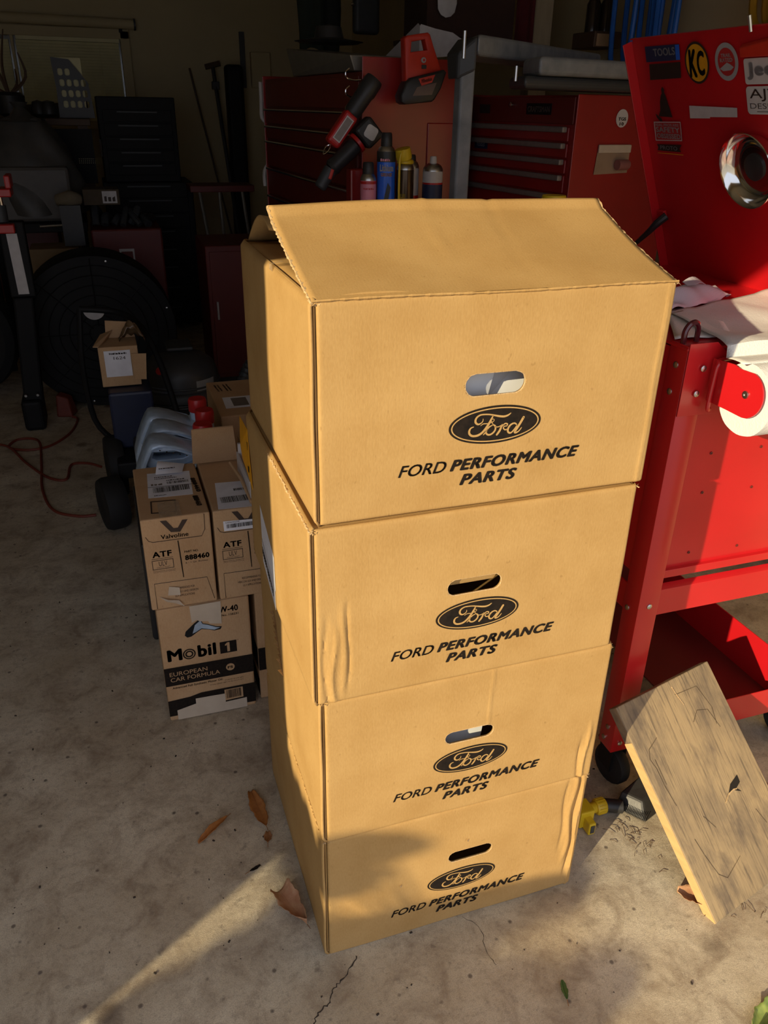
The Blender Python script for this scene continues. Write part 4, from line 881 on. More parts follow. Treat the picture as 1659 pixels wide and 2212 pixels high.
put('light_handle', MB().lathe([(.028, 0), (.030, .02), (.027, .09), (.030, .11), (.024, .12)], a+d*.36, d, 20), BLK, t, smooth=True)
put('light_tail', MB().lathe([(.024, 0), (.022, .07), (.018, .075)], a+d*1.15, d+V((0, 0, -.07)), 16), DGRY, t, smooth=True)
put('trigger', MB().obox(a+d*1.1+V((-.01, -.02, -.02)), (.012, .012, .035), rot('Y', 20)), ORG, t, bevel=.003)
t = thing('flood_light', 'red trapezoid flood light with a black diamond lamp head on the chest end', 'flood light', (.89, 1.97, 1.6))
M = basis((0, 1.955, 0), (1, 0, 0), (0, 0, 1))
put('light_frame', flat([[(.823, 1.708), (.833, 1.716), (.908, 1.728), (.917, 1.722), (.930, 1.69), (.971, 1.60), (.968, 1.592), (.850, 1.565), (.832, 1.575)], [(.848, 1.668), (.850, 1.698), (.898, 1.707), (.908, 1.676)]], .045, M, .005), ORG, t, smooth=True, ang=45)
put('power_button', MB().lathe([(.009, 0), (.009, .004), (.007, .006)], (.893, 1.953, 1.645), (0, -1, 0), 16), STG, t, smooth=True)
put('button_icon', MB().lathe([(.004, 0), (.004, .001)], (.893, 1.9465, 1.645), (0, -1, 0), 10), REDC, t)
put('switch_bar', B(.888, .905, 1.951, 1.956, 1.619, 1.631), BLK, t, bevel=.001)
put('lamp_head', flat([[(.808, 1.535), (.826, 1.575), (.842, 1.590), (.966, 1.618), (.976, 1.610), (.958, 1.560), (.935, 1.525), (.925, 1.518), (.825, 1.508), (.812, 1.515)]], .07, basis((0, 1.935, 0), (1, 0, 0), (0, 0, 1)), .008), BLK, t, smooth=True, ang=45)
put('lamp_lens', flat([[(.850, 1.535), (.865, 1.562), (.938, 1.578), (.922, 1.540)]], .004, basis((0, 1.933, 0), (1, 0, 0), (0, 0, 1))), mat('smoky_lens', (.16, .11, .10), .2), t)
k = put('name_plate', flat([[(.870, 1.588), (.931, 1.602), (.920, 1.578), (.882, 1.567)]], .003, basis((0, 1.932, 0), (1, 0, 0), (0, 0, 1))), ORG, t)
text(k, 'Milwaukee', 0, .040, 0, .012, basis((.880, 1.9285, 1.574), (.97, 0, .24), (-.1, 0, 1)), STW, .01, .3)
# spray cans on the shelf
def can(x, y, r, h, m, label, capm, capr=.7, caph=.05, name='spray_can', band=None):
    t = thing(name, label, 'spray can', (x, y, 1.166)); z = 1.1662
    put('can_body', MB().lathe([(r*.96, 0), (r, .004), (r, h-.012), (r*.97, h-.008)], (x, y, z), n=24), m, t, smooth=True)
    put('shoulder', MB().lathe([(r*1.0, h-.009), (r*.98, h-.002), (r*.8, h+.009), (r*.5, h+.016)], (x, y, z), n=24), ZNC, t, smooth=True)
    put('cap', MB().lathe([(r*capr*.95, h+.010), (r*capr, h+.014), (r*capr*.94, h+caph), (r*capr*.8, h+caph+.004), (.0, h+caph+.004)], (x, y, z), n=22), capm, t, smooth=True, ang=50)
    if band:
        for z0, z1, bm_ in band: put('printed_wrap', MB().lathe([(r+.0005, z0), (r+.0005, z1)], (x, y, z), n=24), bm_, t, smooth=True)
    return t
FC = lambda x, y: basis((x, y, 1.1662), (.97, -.24, 0), (0, 0, 1))
t = can(0.668, 1.86, .0275, .115, PINK, 'small pink spray can with a black cap, leftmost of the row', BLK, .72, .045, band=[(.095, .104, REDC)])
scribble(t, -.018, .018, .078, .084, basis((0.668-.008, 1.86-.0282, 1.1662), (.97, -.24, 0), (0, 0, 1)), REDC)
t = can(0.733, 1.86, .032, .200, BLU, 'tall blue spray can with white lettering and a black cap', BLK, .62, .052, band=[(.165, .198, BLK)])
Mc = basis((0.733-.009, 1.86-.0335, 1.1662), (.97, -.24, 0), (0, 0, 1))
text(t, 'Lithium', -.024, .022, .136, .158, Mc, STW, .03); text(t, 'GREASE', -.020, .018, .120, .131, Mc, KCY, .02); scribble(t, -.022, .010, .168, .177, Mc, PINK)
put('nozzle_print', flat([[(-.012, .03), (.004, .03), (.014, .085), (.004, .1), (-.006, .06)]], 0, Mc), BLK, t)
t = can(0.796, 1.84, .031, .150, mat('bronze_can', (.09, .06, .035), .3, .7), 'bronze and yellow spray can with a tilted yellow cap', YEL, .95, .02)
put('yellow_straw', MB().tube([(.766, 1.815, 1.18), (.764, 1.81, 1.33), (.773, 1.81, 1.365), (.788, 1.82, 1.37)], .004, 8, smooth=4), YEL, t, smooth=True)
put('tilted_cap', MB().lathe([(.026, 0), (.028, .01), (.026, .035), (.0, .037)], (.790, 1.835, 1.340), (-.25, -.1, 1), 22), YEL, t, smooth=True)
text(t, 'LUBE', -.026, -.008, .05, .065, basis((0.796, 1.84-.0318, 1.1662), (.97, -.24, 0), (0, 0, 1)), YEL, .02)
can(0.850, 1.93, .030, .150, STW, 'white can half hidden between the bronze and the blue-white cans', BLK, .6, .03, band=[(.03, .05, REDC)])
t = can(0.916, 1.88, .036, .142, STW, 'white and navy spray can, rightmost of the row', STW, .35, .035, band=[(.0, .09, STB), (.09, .096, REDC)])
# grey plastic trays on a post
gt = thing('plastic_shelf_unit', 'grey plastic shelf with two thick rounded trays and a post', 'shelf', (.86, 1.50, 0))
put('post', MB().box(.835, .882, 1.49, 1.54, .0, 1.655), GRYP, gt, bevel=.008, seg=3)
def tray(P, dx, dy, L_, W_, z0, z1, m=GRYP):
    d = V((dx, dy, 0)).normalized(); n = V((.22, .97, 0)); P = V((*P, 0))
    g = MB(); a = [P, P+d*L_, P+d*L_+n*W_, P+n*W_]
    g.hexa([p+V((0, 0, z0)) for p in a], [p+V((0, 0, z1)) for p in a]); o = put('tray', g, m, gt, bevel=.014, seg=4); return o
tray((.875, 1.47), .80, .60, .98, .30, 1.638, 1.694)
put('tray_end', MB().hexa([(.822, 1.49, 1.575), (.875, 1.47, 1.60), (.875, 1.60, 1.60), (.822, 1.56, 1.575)], [(.822, 1.49, 1.645), (.875, 1.47, 1.690), (.875, 1.62, 1.690), (.822, 1.58, 1.645)]), DGRY, gt, bevel=.008)
tray((1.055, 1.42), .97, .24, .60, .20, 1.592, 1.642)
tray((1.02, 1.44), .97, .24, .60, .2, 1.556, 1.591, DGRY)
put('clamp_bolt', MB().tube([(.838, 1.485, 1.63), (.838, 1.485, 1.70)], .0055, 8), ZNC, gt, smooth=True); put('clamp_bolt', MB().tube([(1.0, 1.46, 1.575), (1.0, 1.46, 1.615)], .0055, 8), ZNC, gt, smooth=True)
# white papers behind
wp = thing('folded_card', 'pale folded cards standing behind the flood light', 'card', (1.15, 2.45, 1.66))
put('card', flat([[(.920, 1.673), (1.062, 1.797), (1.069, 1.790), (1.069, 1.68), (.95, 1.66)]], .002, basis((0, 2.46, 0), (1, 0, 0), (0, 0, 1))), mat('grey_card', (.30, .28, .27), .6), wp)
put('card', flat([[(1.069, 1.782), (1.078, 1.795), (1.140, 1.782), (1.216, 1.771), (1.268, 1.744), (1.235, 1.712), (1.226, 1.690), (1.13, 1.68), (1.069, 1.68)]], .002, basis((0, 2.47, 0), (1, 0, 0), (0, 0, 1))), STW, wp)
ws = hang('hanging_tag', 'white rounded tag hanging at the top edge above the cards', 'tag', [(1.190, 2.02), (1.278, 2.02), (1.283, 1.885), (1.275, 1.853), (1.258, 1.838), (1.236, 1.833), (1.214, 1.842), (1.200, 1.862)], .004, STW, 2.6)
# second chest
O2, A2, S2 = chest_frame(1.30, 1.59, 8.6)
c2 = thing('tool_chest', 'narrow red drawer chest with grey pulls and a round sticker, behind the bench', 'tool chest', (1.5, 1.9, 0))
put('cabinet', cb(O2, A2, S2, .004, .66, .006, .46, .10, 1.545), RED2, c2, bevel=.004)
put('end_panel', cb(O2, A2, S2, 0, .004, .0, .46, .10, 1.548), RED2, c2, bevel=.003)
put('end_panel', cb(O2, A2, S2, .66, .664, -.006, .46, .10, 1.548), RED2, c2, bevel=.003)
put('head_panel', cb(O2, A2, S2, .012, .65, -.003, .006, 1.458, 1.54), DRED, c2, bevel=.002)
dz = [1.452, 1.402, 1.352, 1.302, 1.24, 1.14, .98, .78, .58, .36, .14]
for i in range(len(dz)-1):
    d = put('drawer', cb(O2, A2, S2, .03, .635, -.003, .006, dz[i+1]+.004, dz[i]-.003), RED2, c2, bevel=.002)
    put('drawer_pull', cb(O2, A2, S2, .035, .63, -.024, -.003, dz[i]-.019, dz[i]-.001), GHN, d, bevel=.004)
def F2(a, z, n=-.005): return O2+A2*a+S2*n+V((0, 0, z))
def M2(a, z, n=-.005): return basis(F2(a, z, n), -A2, (0, 0, 1))
k = put('badge', MB().add([F2(.13, 1.485), F2(.27, 1.485), F2(.27, 1.520), F2(.13, 1.520)], [(0, 1, 2, 3)]), BLKM, c2, solid=.002)
text(k, 'CRAFTSMAN', 0, .125, 0, .018, M2(.262, 1.493, -.0065), GHN, .02)
put('sticker', MB().add([F2(.50, 1.485), F2(.57, 1.485), F2(.57, 1.515), F2(.50, 1.515)], [(0, 1, 2, 3)]), STD, c2)
put('lock', MB().lathe([(.008, 0), (.008, .008), (.005, .010)], F2(.36, 1.515), -S2, 12), CHR, c2, smooth=True)
k = put('sticker', MB().add([F2(.50, 1.405, -.021), F2(.59, 1.405, -.021), F2(.59, 1.432, -.005), F2(.50, 1.432, -.005)], [(0, 1, 2, 3)]), STB, c2); 
k2 = put('sticker', MB().add([F2(.50, 1.362), F2(.59, 1.362), F2(.59, 1.386), F2(.50, 1.386)], [(0, 1, 2, 3)]), STB, c2); text(k2, 'TOOLS', 0, .055, 0, .012, M2(.575, 1.370, -.006), STW, .02)
bpy.data.objects.remove(k)
def E2(s, z, n=-.003): return O2+S2*s+A2*n+V((0, 0, z))
k = put('round_sticker', flat([ell(.195, 1.479, .026, .028)], .0006, basis(O2-A2*.003, S2, (0, 0, 1))), STW, c2, label='small round white sticker')
text(k, 'TGS', .178, .212, 1.472, 1.482, basis(O2-A2*.0042, S2, (0, 0, 1)), INKB, .02); text(k, '10', .186, .204, 1.457, 1.467, basis(O2-A2*.0042, S2, (0, 0, 1)), INKB, .02)
put('taped_patch', flat([[(.108, 1.398), (.25, 1.398), (.25, 1.308), (.10, 1.304)]], .001, basis(O2-A2*.003, S2, (0, 0, 1))), mat('beige_patch', (.36, .25, .17), .6), c2)
put('patch_fold', cb(O2, A2, S2, -.010, -.003, .106, .25, 1.372, 1.398), TAPE, c2, bevel=.003)
put('side_knob', MB().lathe([(.017, 0), (.017, .045), (.014, .05)], E2(.185, 1.335, -.02), S2, 18), mat('dusty_pink_plastic', (.35, .14, .13), .5), c2, smooth=True)
for a_ in (.05, .6):
    for s_ in (.05, .4): p = O2+A2*a_+S2*s_; put('caster', MB().lathe([(.02, -.02), (.045, -.02), (.048, 0), (.045, .02), (.02, .02)], (p.x, p.y, .048), (1, 0, 0), 16), RUB, c2)
# wall clutter above
pp = thing('wooden_post', 'pale wooden post standing against the wall behind the shelf', 'post', (1.80, 2.75, 0)); put('post', B(1.71, 1.80, 2.72, 2.80, 0, 2.69), mat('pale_post_wood', (.38, .31, .20), .8, nscale=10, stretch=(8, 8, 1)), pp, bevel=.004)
rb = thing('red_banner', 'dark red cloth strip hanging left of the wooden post', 'cloth', (1.62, 2.74, 1.72)); put('cloth', MB().grid(lambda u, v: (1.60+.09*u, 2.68+.012*math.sin(u*9), 1.70+.75*v), 10, 3), mat('maroon_cloth', (.10, .008, .012), .9), rb, solid=.004, smooth=True)
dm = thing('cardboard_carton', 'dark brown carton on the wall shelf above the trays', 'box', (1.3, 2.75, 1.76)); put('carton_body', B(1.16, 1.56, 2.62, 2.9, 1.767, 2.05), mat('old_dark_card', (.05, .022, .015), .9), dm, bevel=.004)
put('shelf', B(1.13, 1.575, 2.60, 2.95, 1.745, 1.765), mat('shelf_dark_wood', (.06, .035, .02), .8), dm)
bt = thing('bottle_crate', 'clear bottles with a paper label on the wall shelf', 'crate', (1.85, 2.45, 1.765))
put('crate_body', B(1.84, 1.97, 2.42, 2.60, 1.74, 1.80), DARKW, bt, bevel=.004)
for x in (1.87, 1.935): put('bottle', MB().lathe([(.03, 0), (.03, .10), (.012, .14), (.012, .17), (0, .17)], (x, 2.50, 1.80), n=16), mat('smoke_glass_%d' % int(x*100), (.03, .02, .015), .15), bt, smooth=True)
put('paper_label', B(1.85, 1.92, 2.415, 2.419, 1.745, 1.79), KR2, bt)
# hose coils on the right wall
def coil(name, label, x, ys, z0, z1, m, n, r, gp, seed, ctr_dx=.0):
    t = thing(name, label, 'hose', (x, sum(ys)/2, z1)); rnd = random.Random(seed)
    for k in range(n):
        y = ys[0]+(ys[1]-ys[0])*k/(n-1); w = rnd.uniform(.10, .16); xx = x-rnd.random()*.05; lo = z0+rnd.uniform(0, .06)
        put('hose_loop', MB().tube([(xx, y-w*.3, z1), (xx-.01, y-w*.55, (z1+lo)/2+.1), (xx, y-w*.5+rnd.uniform(-.03, .03), lo+.06), (xx, y, lo), (xx, y+w*.5, lo+.07), (xx-.01, y+w*.5, (z1+lo)/2+.1), (xx, y+w*.3, z1)], r, 8, closed=True, smooth=5), m, t, smooth=True)
    put('hose_hook', MB().tube([(1.999, sum(ys)/2, z1+.0), (x-.06, sum(ys)/2, z1), (x-.07, sum(ys)/2, z1+.04)], .006, 8), BLKM, t)
coil('blue_hose', 'bundle of bright blue air hose hanging behind the raised lid', 1.90, (1.98, 2.30), 1.60, 2.25, BHOSE, 6, .0105, None, 3)
coil('yellow_hose', 'yellow-brown hose loops hanging at the top right corner', 1.92, (1.22, 1.50), 1.70, 2.2, YHOSE, 5, .013, None, 6)
# ------------------------------------------------------------------ dark left and back part of the garage
def simple(name, label, cat, loc, **k): return thing(name, label, cat, loc, 0, k.get('group'))
# tall black tool cabinet
t = simple('tool_cabinet', 'tall black two-part drawer cabinet standing under the window', 'tool cabinet', (.1, 5.2, 0))
put('top_box', B(-.15, .34, 5.02, 5.42, 1.02, 1.53), BLKM, t, bevel=.006); put('base_box', B(-.17, .41, 5.0, 5.45, .06, 1.02), BLKM, t, bevel=.006)
for z in (1.10, 1.18, 1.26, 1.34, 1.42):
    d = put('drawer', B(-.12, .31, 5.005, 5.02, z-.035, z+.035), BLKM, t, bevel=.002); put('drawer_pull', B(-.03, .22, 4.995, 5.005, z+.018, z+.026), DGRY, d)
for z in (.16, .30, .44, .56, .68, .78, .88, .97):
    d = put('drawer', B(-.13, .37, 4.985, 5.0, z-.045, z+.045), BLKM, t, bevel=.002); put('drawer_pull', B(-.02, .26, 4.975, 4.985, z+.022, z+.030), DGRY, d)
put('side_bar', MB().tube([(-.155, 5.0, 1.18), (-.155, 4.98, 1.28)], .006, 8), ZNC, t, smooth=True)
# workbench along the back
t = simple('workbench', 'dark cluttered workbench left of the black cabinet', 'workbench', (-.9, 5.3, 0))
put('bench_top', B(-2.0, -.2, 4.95, 5.9, 1.36, 1.40), DARKW, t, bevel=.004); put('back_board', B(-2.0, -.2, 5.6, 5.63, 1.40, 1.42), DARKW, t)
for x in (-1.95, -.25): put('leg', B(x-.03, x+.03, 5.0, 5.06, 0, 1.36), DARKW, t)
put('perforated_front', B(-.45, -.2, 4.96, 4.97, 1.02, 1.34), BLKM, t)
g = MB()
for r in range(3):
    for c in range(12): g.box(-.30+c*.012, -.296+c*.012, 4.956, 4.96, 1.165-r*.012, 1.169-r*.012)
put('perforations', g, BLND, t, kind='stuff')
put('cupboard', B(-1.2, -.5, 5.0, 5.5, .3, 1.3), DRED, t, bevel=.004)
# lattice panel
t = simple('plastic_grille', 'black plastic grille with round holes and a slanted corner on the workbench', 'grille', (-.32, 5.0, 1.402))
holes = [rrect(-.36+c*.042-.015+r*.003, -.36+c*.042+.015+r*.003, 1.66-r*.06-.02, 1.66-r*.06+.02, .012) for r in range(4) for c in range(4) if not (r == 0 and c > 1)]
put('grille_plate', flat([[(-.40, 1.403), (-.395, 1.56), (-.405, 1.74), (-.30, 1.73), (-.26, 1.68), (-.20, 1.60), (-.185, 1.403)]]+holes, .01, basis((.02, 5.05, 0), (1, 0, 0), (0, 0, 1))), BLK, t)
put('backing_card', B(-.36, -.21, 5.08, 5.09, 1.402, 1.74), BLND, t)
# twigs in a pot
t = simple('twig_bundle', 'bare dark branching twigs in a pot at the left edge under the window', 'twigs', (-.66, 5.1, 1.402))
put('pot', MB().lathe([(.05, 0), (.08, .02), (.09, .12), (.07, .14)], (-.66, 5.1, 1.402), n=16), BLK, t, smooth=True)
for (dx, dz, c) in ((-.14, .22, -.05), (-.10, .30, .02), (.03, .36, -.03), (.09, .24, .06), (-.05, .18, -.08), (.06, .15, .02)):
    put('twig', MB().tube([(-.66, 5.1, 1.52), (-.66+dx*.6+c, 5.1, 1.52+dz*.45), (-.66+dx, 5.08, 1.52+dz)], [.012, .009, .004], 6, smooth=4), DARKW, t, smooth=True)
t = simple('black_helmet', 'small round black lump beside the twigs on the workbench', 'helmet', (-.48, 5.05, 1.402))
for x, r in ((-.50, .045), (-.44, .055)): put('lump', MB().lathe([(.02, 0), (r, .02), (r*1.05, .05), (r*.7, .09), (0, .10)], (x, 5.05, 1.402), n=16), BLK, t, smooth=True)
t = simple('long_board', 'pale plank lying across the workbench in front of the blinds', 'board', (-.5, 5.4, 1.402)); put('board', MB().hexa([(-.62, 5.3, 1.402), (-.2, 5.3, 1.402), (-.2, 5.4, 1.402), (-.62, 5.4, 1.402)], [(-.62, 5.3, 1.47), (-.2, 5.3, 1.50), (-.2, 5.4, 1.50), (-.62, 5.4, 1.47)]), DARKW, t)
# big bagged grey thing
t = simple('bagged_machine', 'large grey bag-covered machine on a black stand at the left', 'machine', (-.55, 4.5, 0))
def blob(u, v):
    a = 2*math.pi*u; r = (.30-.17*v**2.2)*(1+.05*math.sin(a*3+v*4)+.04*math.sin(a*7+v*9)); return (-.58+r*math.cos(a), 4.55+r*.7*math.sin(a), .90+.50*v+.01*math.sin(a*5))
put('bag_cover', MB().grid(blob, 48, 20), GREYBAG, t, smooth=True)
put('bag_top', MB().lathe([(.13, 0), (.06, .03), (.03, .07), (.05, .10)], (-.58, 4.55, 1.39), n=16), GREYBAG, t, smooth=True)
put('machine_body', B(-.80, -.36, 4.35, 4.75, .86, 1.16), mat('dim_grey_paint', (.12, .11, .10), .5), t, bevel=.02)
put('stand_top', B(-.88, -.30, 4.28, 4.80, .81, .86), BLKM, t, bevel=.004)
for x in (-.85, -.33):
    for y in (4.31, 4.77): put('leg', B(x-.02, x+.02, y-.02, y+.02, 0, .81), BLKM, t)
put('stand_bar', MB().tube([(-.56, 4.27, .845), (-.42, 4.27, .85)], .008, 8), ZNC, t)
t = simple('wood_crate', 'low light-wood box on the floor shelf left of the red crate', 'crate', (-.45, 4.2, 0))
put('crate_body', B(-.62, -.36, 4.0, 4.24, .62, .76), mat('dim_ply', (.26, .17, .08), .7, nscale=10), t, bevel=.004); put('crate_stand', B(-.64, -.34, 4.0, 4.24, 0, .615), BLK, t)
# red crate of parts
t = simple('red_parts_bin', 'dark red plastic bin with a white label, full of parts, behind the drum fan', 'bin', (-.1, 4.3, 0))
put('bin_body', B(-.285, .115, 4.15, 4.55, .30, .835), DRED, t, bevel=.01); put('bin_stand', B(-.28, .11, 4.16, 4.54, .0, .295), BLK, t)
k = put('bin_label', B(-.14, -.055, 4.147, 4.1495, .655, .725), STW, t); put('label_print', B(-.13, -.065, 4.146, 4.1472, .67, .71), DRED, k)
rnd = random.Random(11)
for k in range(7):
    x = -.25+k*.05; put('part', MB().tube([(x, 4.2+rnd.random()*.1, .85), (x+rnd.uniform(-.05, .05), 4.3, .88+rnd.random()*.07), (x+.04, 4.45, .86)], .018+.01*rnd.random(), 8, smooth=3), DGRY, t, smooth=True)
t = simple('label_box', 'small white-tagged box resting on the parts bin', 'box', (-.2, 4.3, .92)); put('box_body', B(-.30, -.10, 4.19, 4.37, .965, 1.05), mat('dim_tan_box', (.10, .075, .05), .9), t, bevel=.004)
k = put('box_label', B(-.195, -.115, 4.187, 4.19, .975, 1.04), STW, t); scribble(k, -.185, -.125, .985, 1.015, basis((0, 4.1865, 0), (1, 0, 0), (0, 0, 1)), INKB)
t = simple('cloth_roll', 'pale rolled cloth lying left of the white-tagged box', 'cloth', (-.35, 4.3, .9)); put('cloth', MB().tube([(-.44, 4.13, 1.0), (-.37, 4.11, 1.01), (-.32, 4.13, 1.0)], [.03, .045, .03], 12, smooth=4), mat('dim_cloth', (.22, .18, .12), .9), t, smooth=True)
put('cloth_prop', B(-.43, -.32, 4.05, 4.2, .765, .98), BLK, t)
# broom, bar and tall black object on the back wall
t = simple('wall_tools', 'long thin rod leaning in the corner right of the black cabinet', 'rod', (.9, 6.3, 0)); put('rod', MB().tube([(.93, 6.2, .02), (.62, 6.45, 1.75)], .008, 6), DARKW, t)
t = simple('push_broom', 'dark T-handled pole leaning against the back wall', 'broom', (.9, 6.3, 0)); put('pole', MB().tube([(.93, 6.1, .02), (.80, 6.40, 1.77)], .016, 8), BLK, t, smooth=True); put('grip', MB().tube([(.74, 6.40, 1.76), (.86, 6.40, 1.79)], .02, 8), DARKW, t, smooth=True); put('clamp', B(.78, .84, 6.36, 6.40, 1.60, 1.66), BLK, t, bevel=.005)
t = simple('speaker_column', 'tall narrow black column against the back wall', 'column', (.95, 6.35, 0)); put('column_body', B(.88, 1.02, 6.25, 6.38, .0, 1.78), BLKM, t, bevel=.03, seg=4)
t = simple('wall_panel_box', 'dim wall-mounted box with a hanging strap on the back wall', 'wall box', (1.1, 6.47, 1.7)); put('box_body', B(1.12, 1.28, 6.44, 6.495, 1.62, 1.88), WALL, t, bevel=.006); put('strap', B(1.04, 1.08, 6.47, 6.495, 1.62, 2.02), DGRY, t)
# ladder legs / sawhorse in front of the right corner
t = simple('folding_stand', 'dark folding stand with two pale legs left of the wide chest', 'stand', (.45, 4.9, 0))
put('stand_plate', B(.36, .78, 4.7, 4.95, .98, 1.02), DRED, t, bevel=.004)
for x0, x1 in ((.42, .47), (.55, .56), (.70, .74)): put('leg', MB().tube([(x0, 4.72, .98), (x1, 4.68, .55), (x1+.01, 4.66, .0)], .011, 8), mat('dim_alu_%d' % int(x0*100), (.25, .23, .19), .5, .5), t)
t = simple('red_cabinet', 'dark red-brown cabinet beside the wide drawer chest', 'cabinet', (.45, 3.9, 0)); put('cabinet_body', B(.30, .62, 3.65, 4.1, .05, .80), DRED, t, bevel=.006)
put('door', B(.32, .60, 3.64, 3.65, .08, .77), DRED, t, bevel=.002); put('handle', B(.34, .35, 3.625, 3.64, .4, .5), ZNC, t)
put('plinth', B(.32, .60, 3.67, 4.08, 0, .05), BLK, t)
# drum fan
t = simple('drum_fan', 'large round black drum fan on the floor with small bolts and a half-moon label', 'fan', (-.30, 3.55, 0))
cz = .405; c = V((-.305, 3.46, cz))
put('drum', MB().lathe([(.375, .0), (.395, .0), (.40, .01), (.40, .27), (.395, .28), (.375, .28), (.37, .02), (.0, .02)], c, (0, 1, 0), 56), BLKM, t, smooth=True, ang=50)
for k in range(7):
    r = .05+.05*k; put('grille_ring', MB().tube([c+V((r*math.cos(2*math.pi*q/40), -.004, r*math.sin(2*math.pi*q/40))) for q in range(40)], .0028, 5, closed=True), BLKM, t)
for k in range(8): a = k*math.pi/4; put('grille_spoke', MB().tube([c+V((.04*math.cos(a), -.006, .04*math.sin(a))), c+V((.385*math.cos(a), -.006, .385*math.sin(a)))], .003, 5), BLKM, t)
for k in range(6): a = math.radians(18+k*60); put('bolt', MB().lathe([(.006, 0), (.005, .004), (0, .005)], c+V((.375*math.cos(a), -.003, .375*math.sin(a))), (0, -1, 0), 10), ZNC, t, smooth=True)
put('half_moon_label', flat([[(-.318+.055*math.cos(math.radians(a)), .535-.055*abs(math.sin(math.radians(a)))) for a in range(0, 181, 12)]], .002, basis((0, 3.450, 0), (1, 0, 0), (0, 0, 1))), STW, t)
put('label_print', B(-.355, -.285, 3.4475, 3.4478, .520, .530), INK, t)
put('fan_foot', B(-.55, -.50, 3.5, 3.7, 0, .12), BLKM, t); put('fan_foot', B(-.10, -.05, 3.5, 3.7, 0, .12), BLKM, t)
# post of the lifting stand with red collars at the left edge
t = simple('lift_stand', 'black steel stand with red collars and a white strip at the left edge', 'stand', (-.66, 3.22, 0))
put('post', MB().hexa([(-.718, 3.20, .0), (-.628, 3.20, .0), (-.628, 3.29, .0), (-.718, 3.29, .0)], [(-.668, 3.20, .66), (-.578, 3.20, .66), (-.578, 3.29, .66), (-.668, 3.29, .66)]), BLKM, t, bevel=.01)
put('upper_post', B(-.675, -.565, 3.215, 3.285, .66, 1.0), BLKM, t, bevel=.006)
put('foot', B(-.722, -.622, 3.17, 3.36, .0, .16), BLKM, t, bevel=.02, seg=3)
put('white_strip', MB().add([(-.640, 3.213, .675), (-.592, 3.213, .675), (-.600, 3.213, .95), (-.646, 3.213, .95)], [(0, 1, 2, 3)]), STW, t, solid=.001)
put('red_collar', B(-.72, -.602, 3.17, 3.31, .955, .995), REDC, t, bevel=.005)
put('red_bracket', MB().box(-.74, -.59, 3.17, 3.31, 1.11, 1.145).box(-.61, -.585, 3.17, 3.31, 1.145, 1.20), REDC, t, bevel=.005)
for x in (-.662, -.640): put('chrome_rod', MB().tube([(x, 3.24, .99), (x-.012, 3.24, 1.30)], .0095, 10), CHR, t, smooth=True)
put('rod_cap', MB().tube([(-.655, 3.24, 1.0), (-.655, 3.24, 1.07)], .03, 14), DGRY, t, smooth=True)
put('upper_arm', MB().obox((-.635, 3.24, 1.44), (.03, .03, .11), rot('Y', -25)), STG, t, bevel=.004)
put('lever', MB().obox((-.70, 3.24, 1.40), (.10, .04, .06), rot('Y', 20)), DRED, t, bevel=.01)
put('bolt', MB().lathe([(.008, 0), (.006, .004)], (-.635, 3.168, .19), (0, -1, 0), 10), ZNC, t); put('bolt', MB().lathe([(.008, 0), (.006, .004)], (-.69, 3.168, .19), (0, -1, 0), 10), ZNC, t)
# shop vacuum
t = simple('shop_vacuum', 'black wet-dry vacuum with a red switch and ribbed hose behind the jugs', 'vacuum', (.03, 2.75, 0))
c = (.03, 2.68, 0)
put('drum', MB().lathe([(.13, .03), (.155, .06), (.165, .26), (.17, .30)], c, n=40), BLK, t, smooth=True)
put('drum_rim', MB().lathe([(.172, .295), (.185, .30), (.186, .33), (.172, .345)], c, n=40), DGRY, t, smooth=True, ang=50)
VAC = mat('vac_black', (.05, .052, .056), .45)
put('motor_head', MB().lathe([(.172, .345), (.170, .40), (.155, .445), (.12, .475), (.06, .485), (0, .487)], c, n=40), VAC, t, smooth=True, ang=50)
for z in (.275, .285, .36): put('head_groove', MB().lathe([(.178, z), (.180, z+.004), (.178, z+.008)], c, n=40), DGRY, t)
put('carry_handle', MB().box(-.02, .10, 2.70, 2.86, .487, .505), DGRY, t, bevel=.008)
put('red_switch', MB().lathe([(.018, 0), (.018, .006), (.012, .01)], (-.065, 2.555, .445), (-.4, -.7, .6), 16), REDC, t, smooth=True)
def vl(a0, a1, z0, z1, n=8): return MB().grid(lambda u, v: (c[0]+(.1725)*math.cos(math.radians(a0+(a1-a0)*u)), c[1]+.1725*math.sin(math.radians(a0+(a1-a0)*u)), z0+(z1-z0)*v), n, 2)
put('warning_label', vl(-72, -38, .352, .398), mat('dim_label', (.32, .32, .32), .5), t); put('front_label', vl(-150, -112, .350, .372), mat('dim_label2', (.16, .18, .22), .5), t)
hp = [(.12, 2.62, .30), (.20, 2.52, .26), (.26, 2.50, .33), (.33, 2.55, .44), (.42, 2.62, .47), (.50, 2.70, .43)]
P, R = catmull([V(p) for p in hp], [.028]*len(hp), 14); R = [.030 if i % 2 else .025 for i in range(len(P))]
put('ribbed_hose', MB().tube(P, R, 14), DGRY, t)
put('hose_cuff', MB().tube([(.36, 2.56, .47), (.41, 2.60, .485)], .034, 14), STG, t)
for a_ in range(4): an = math.radians(45+90*a_); put('caster', MB().lathe([(.01, -.01), (.025, -.01), (.025, .01), (.01, .01)], (c[0]+.15*math.cos(an), c[1]+.15*math.sin(an), .026), (1, 0, 0), 12), RUB, t)
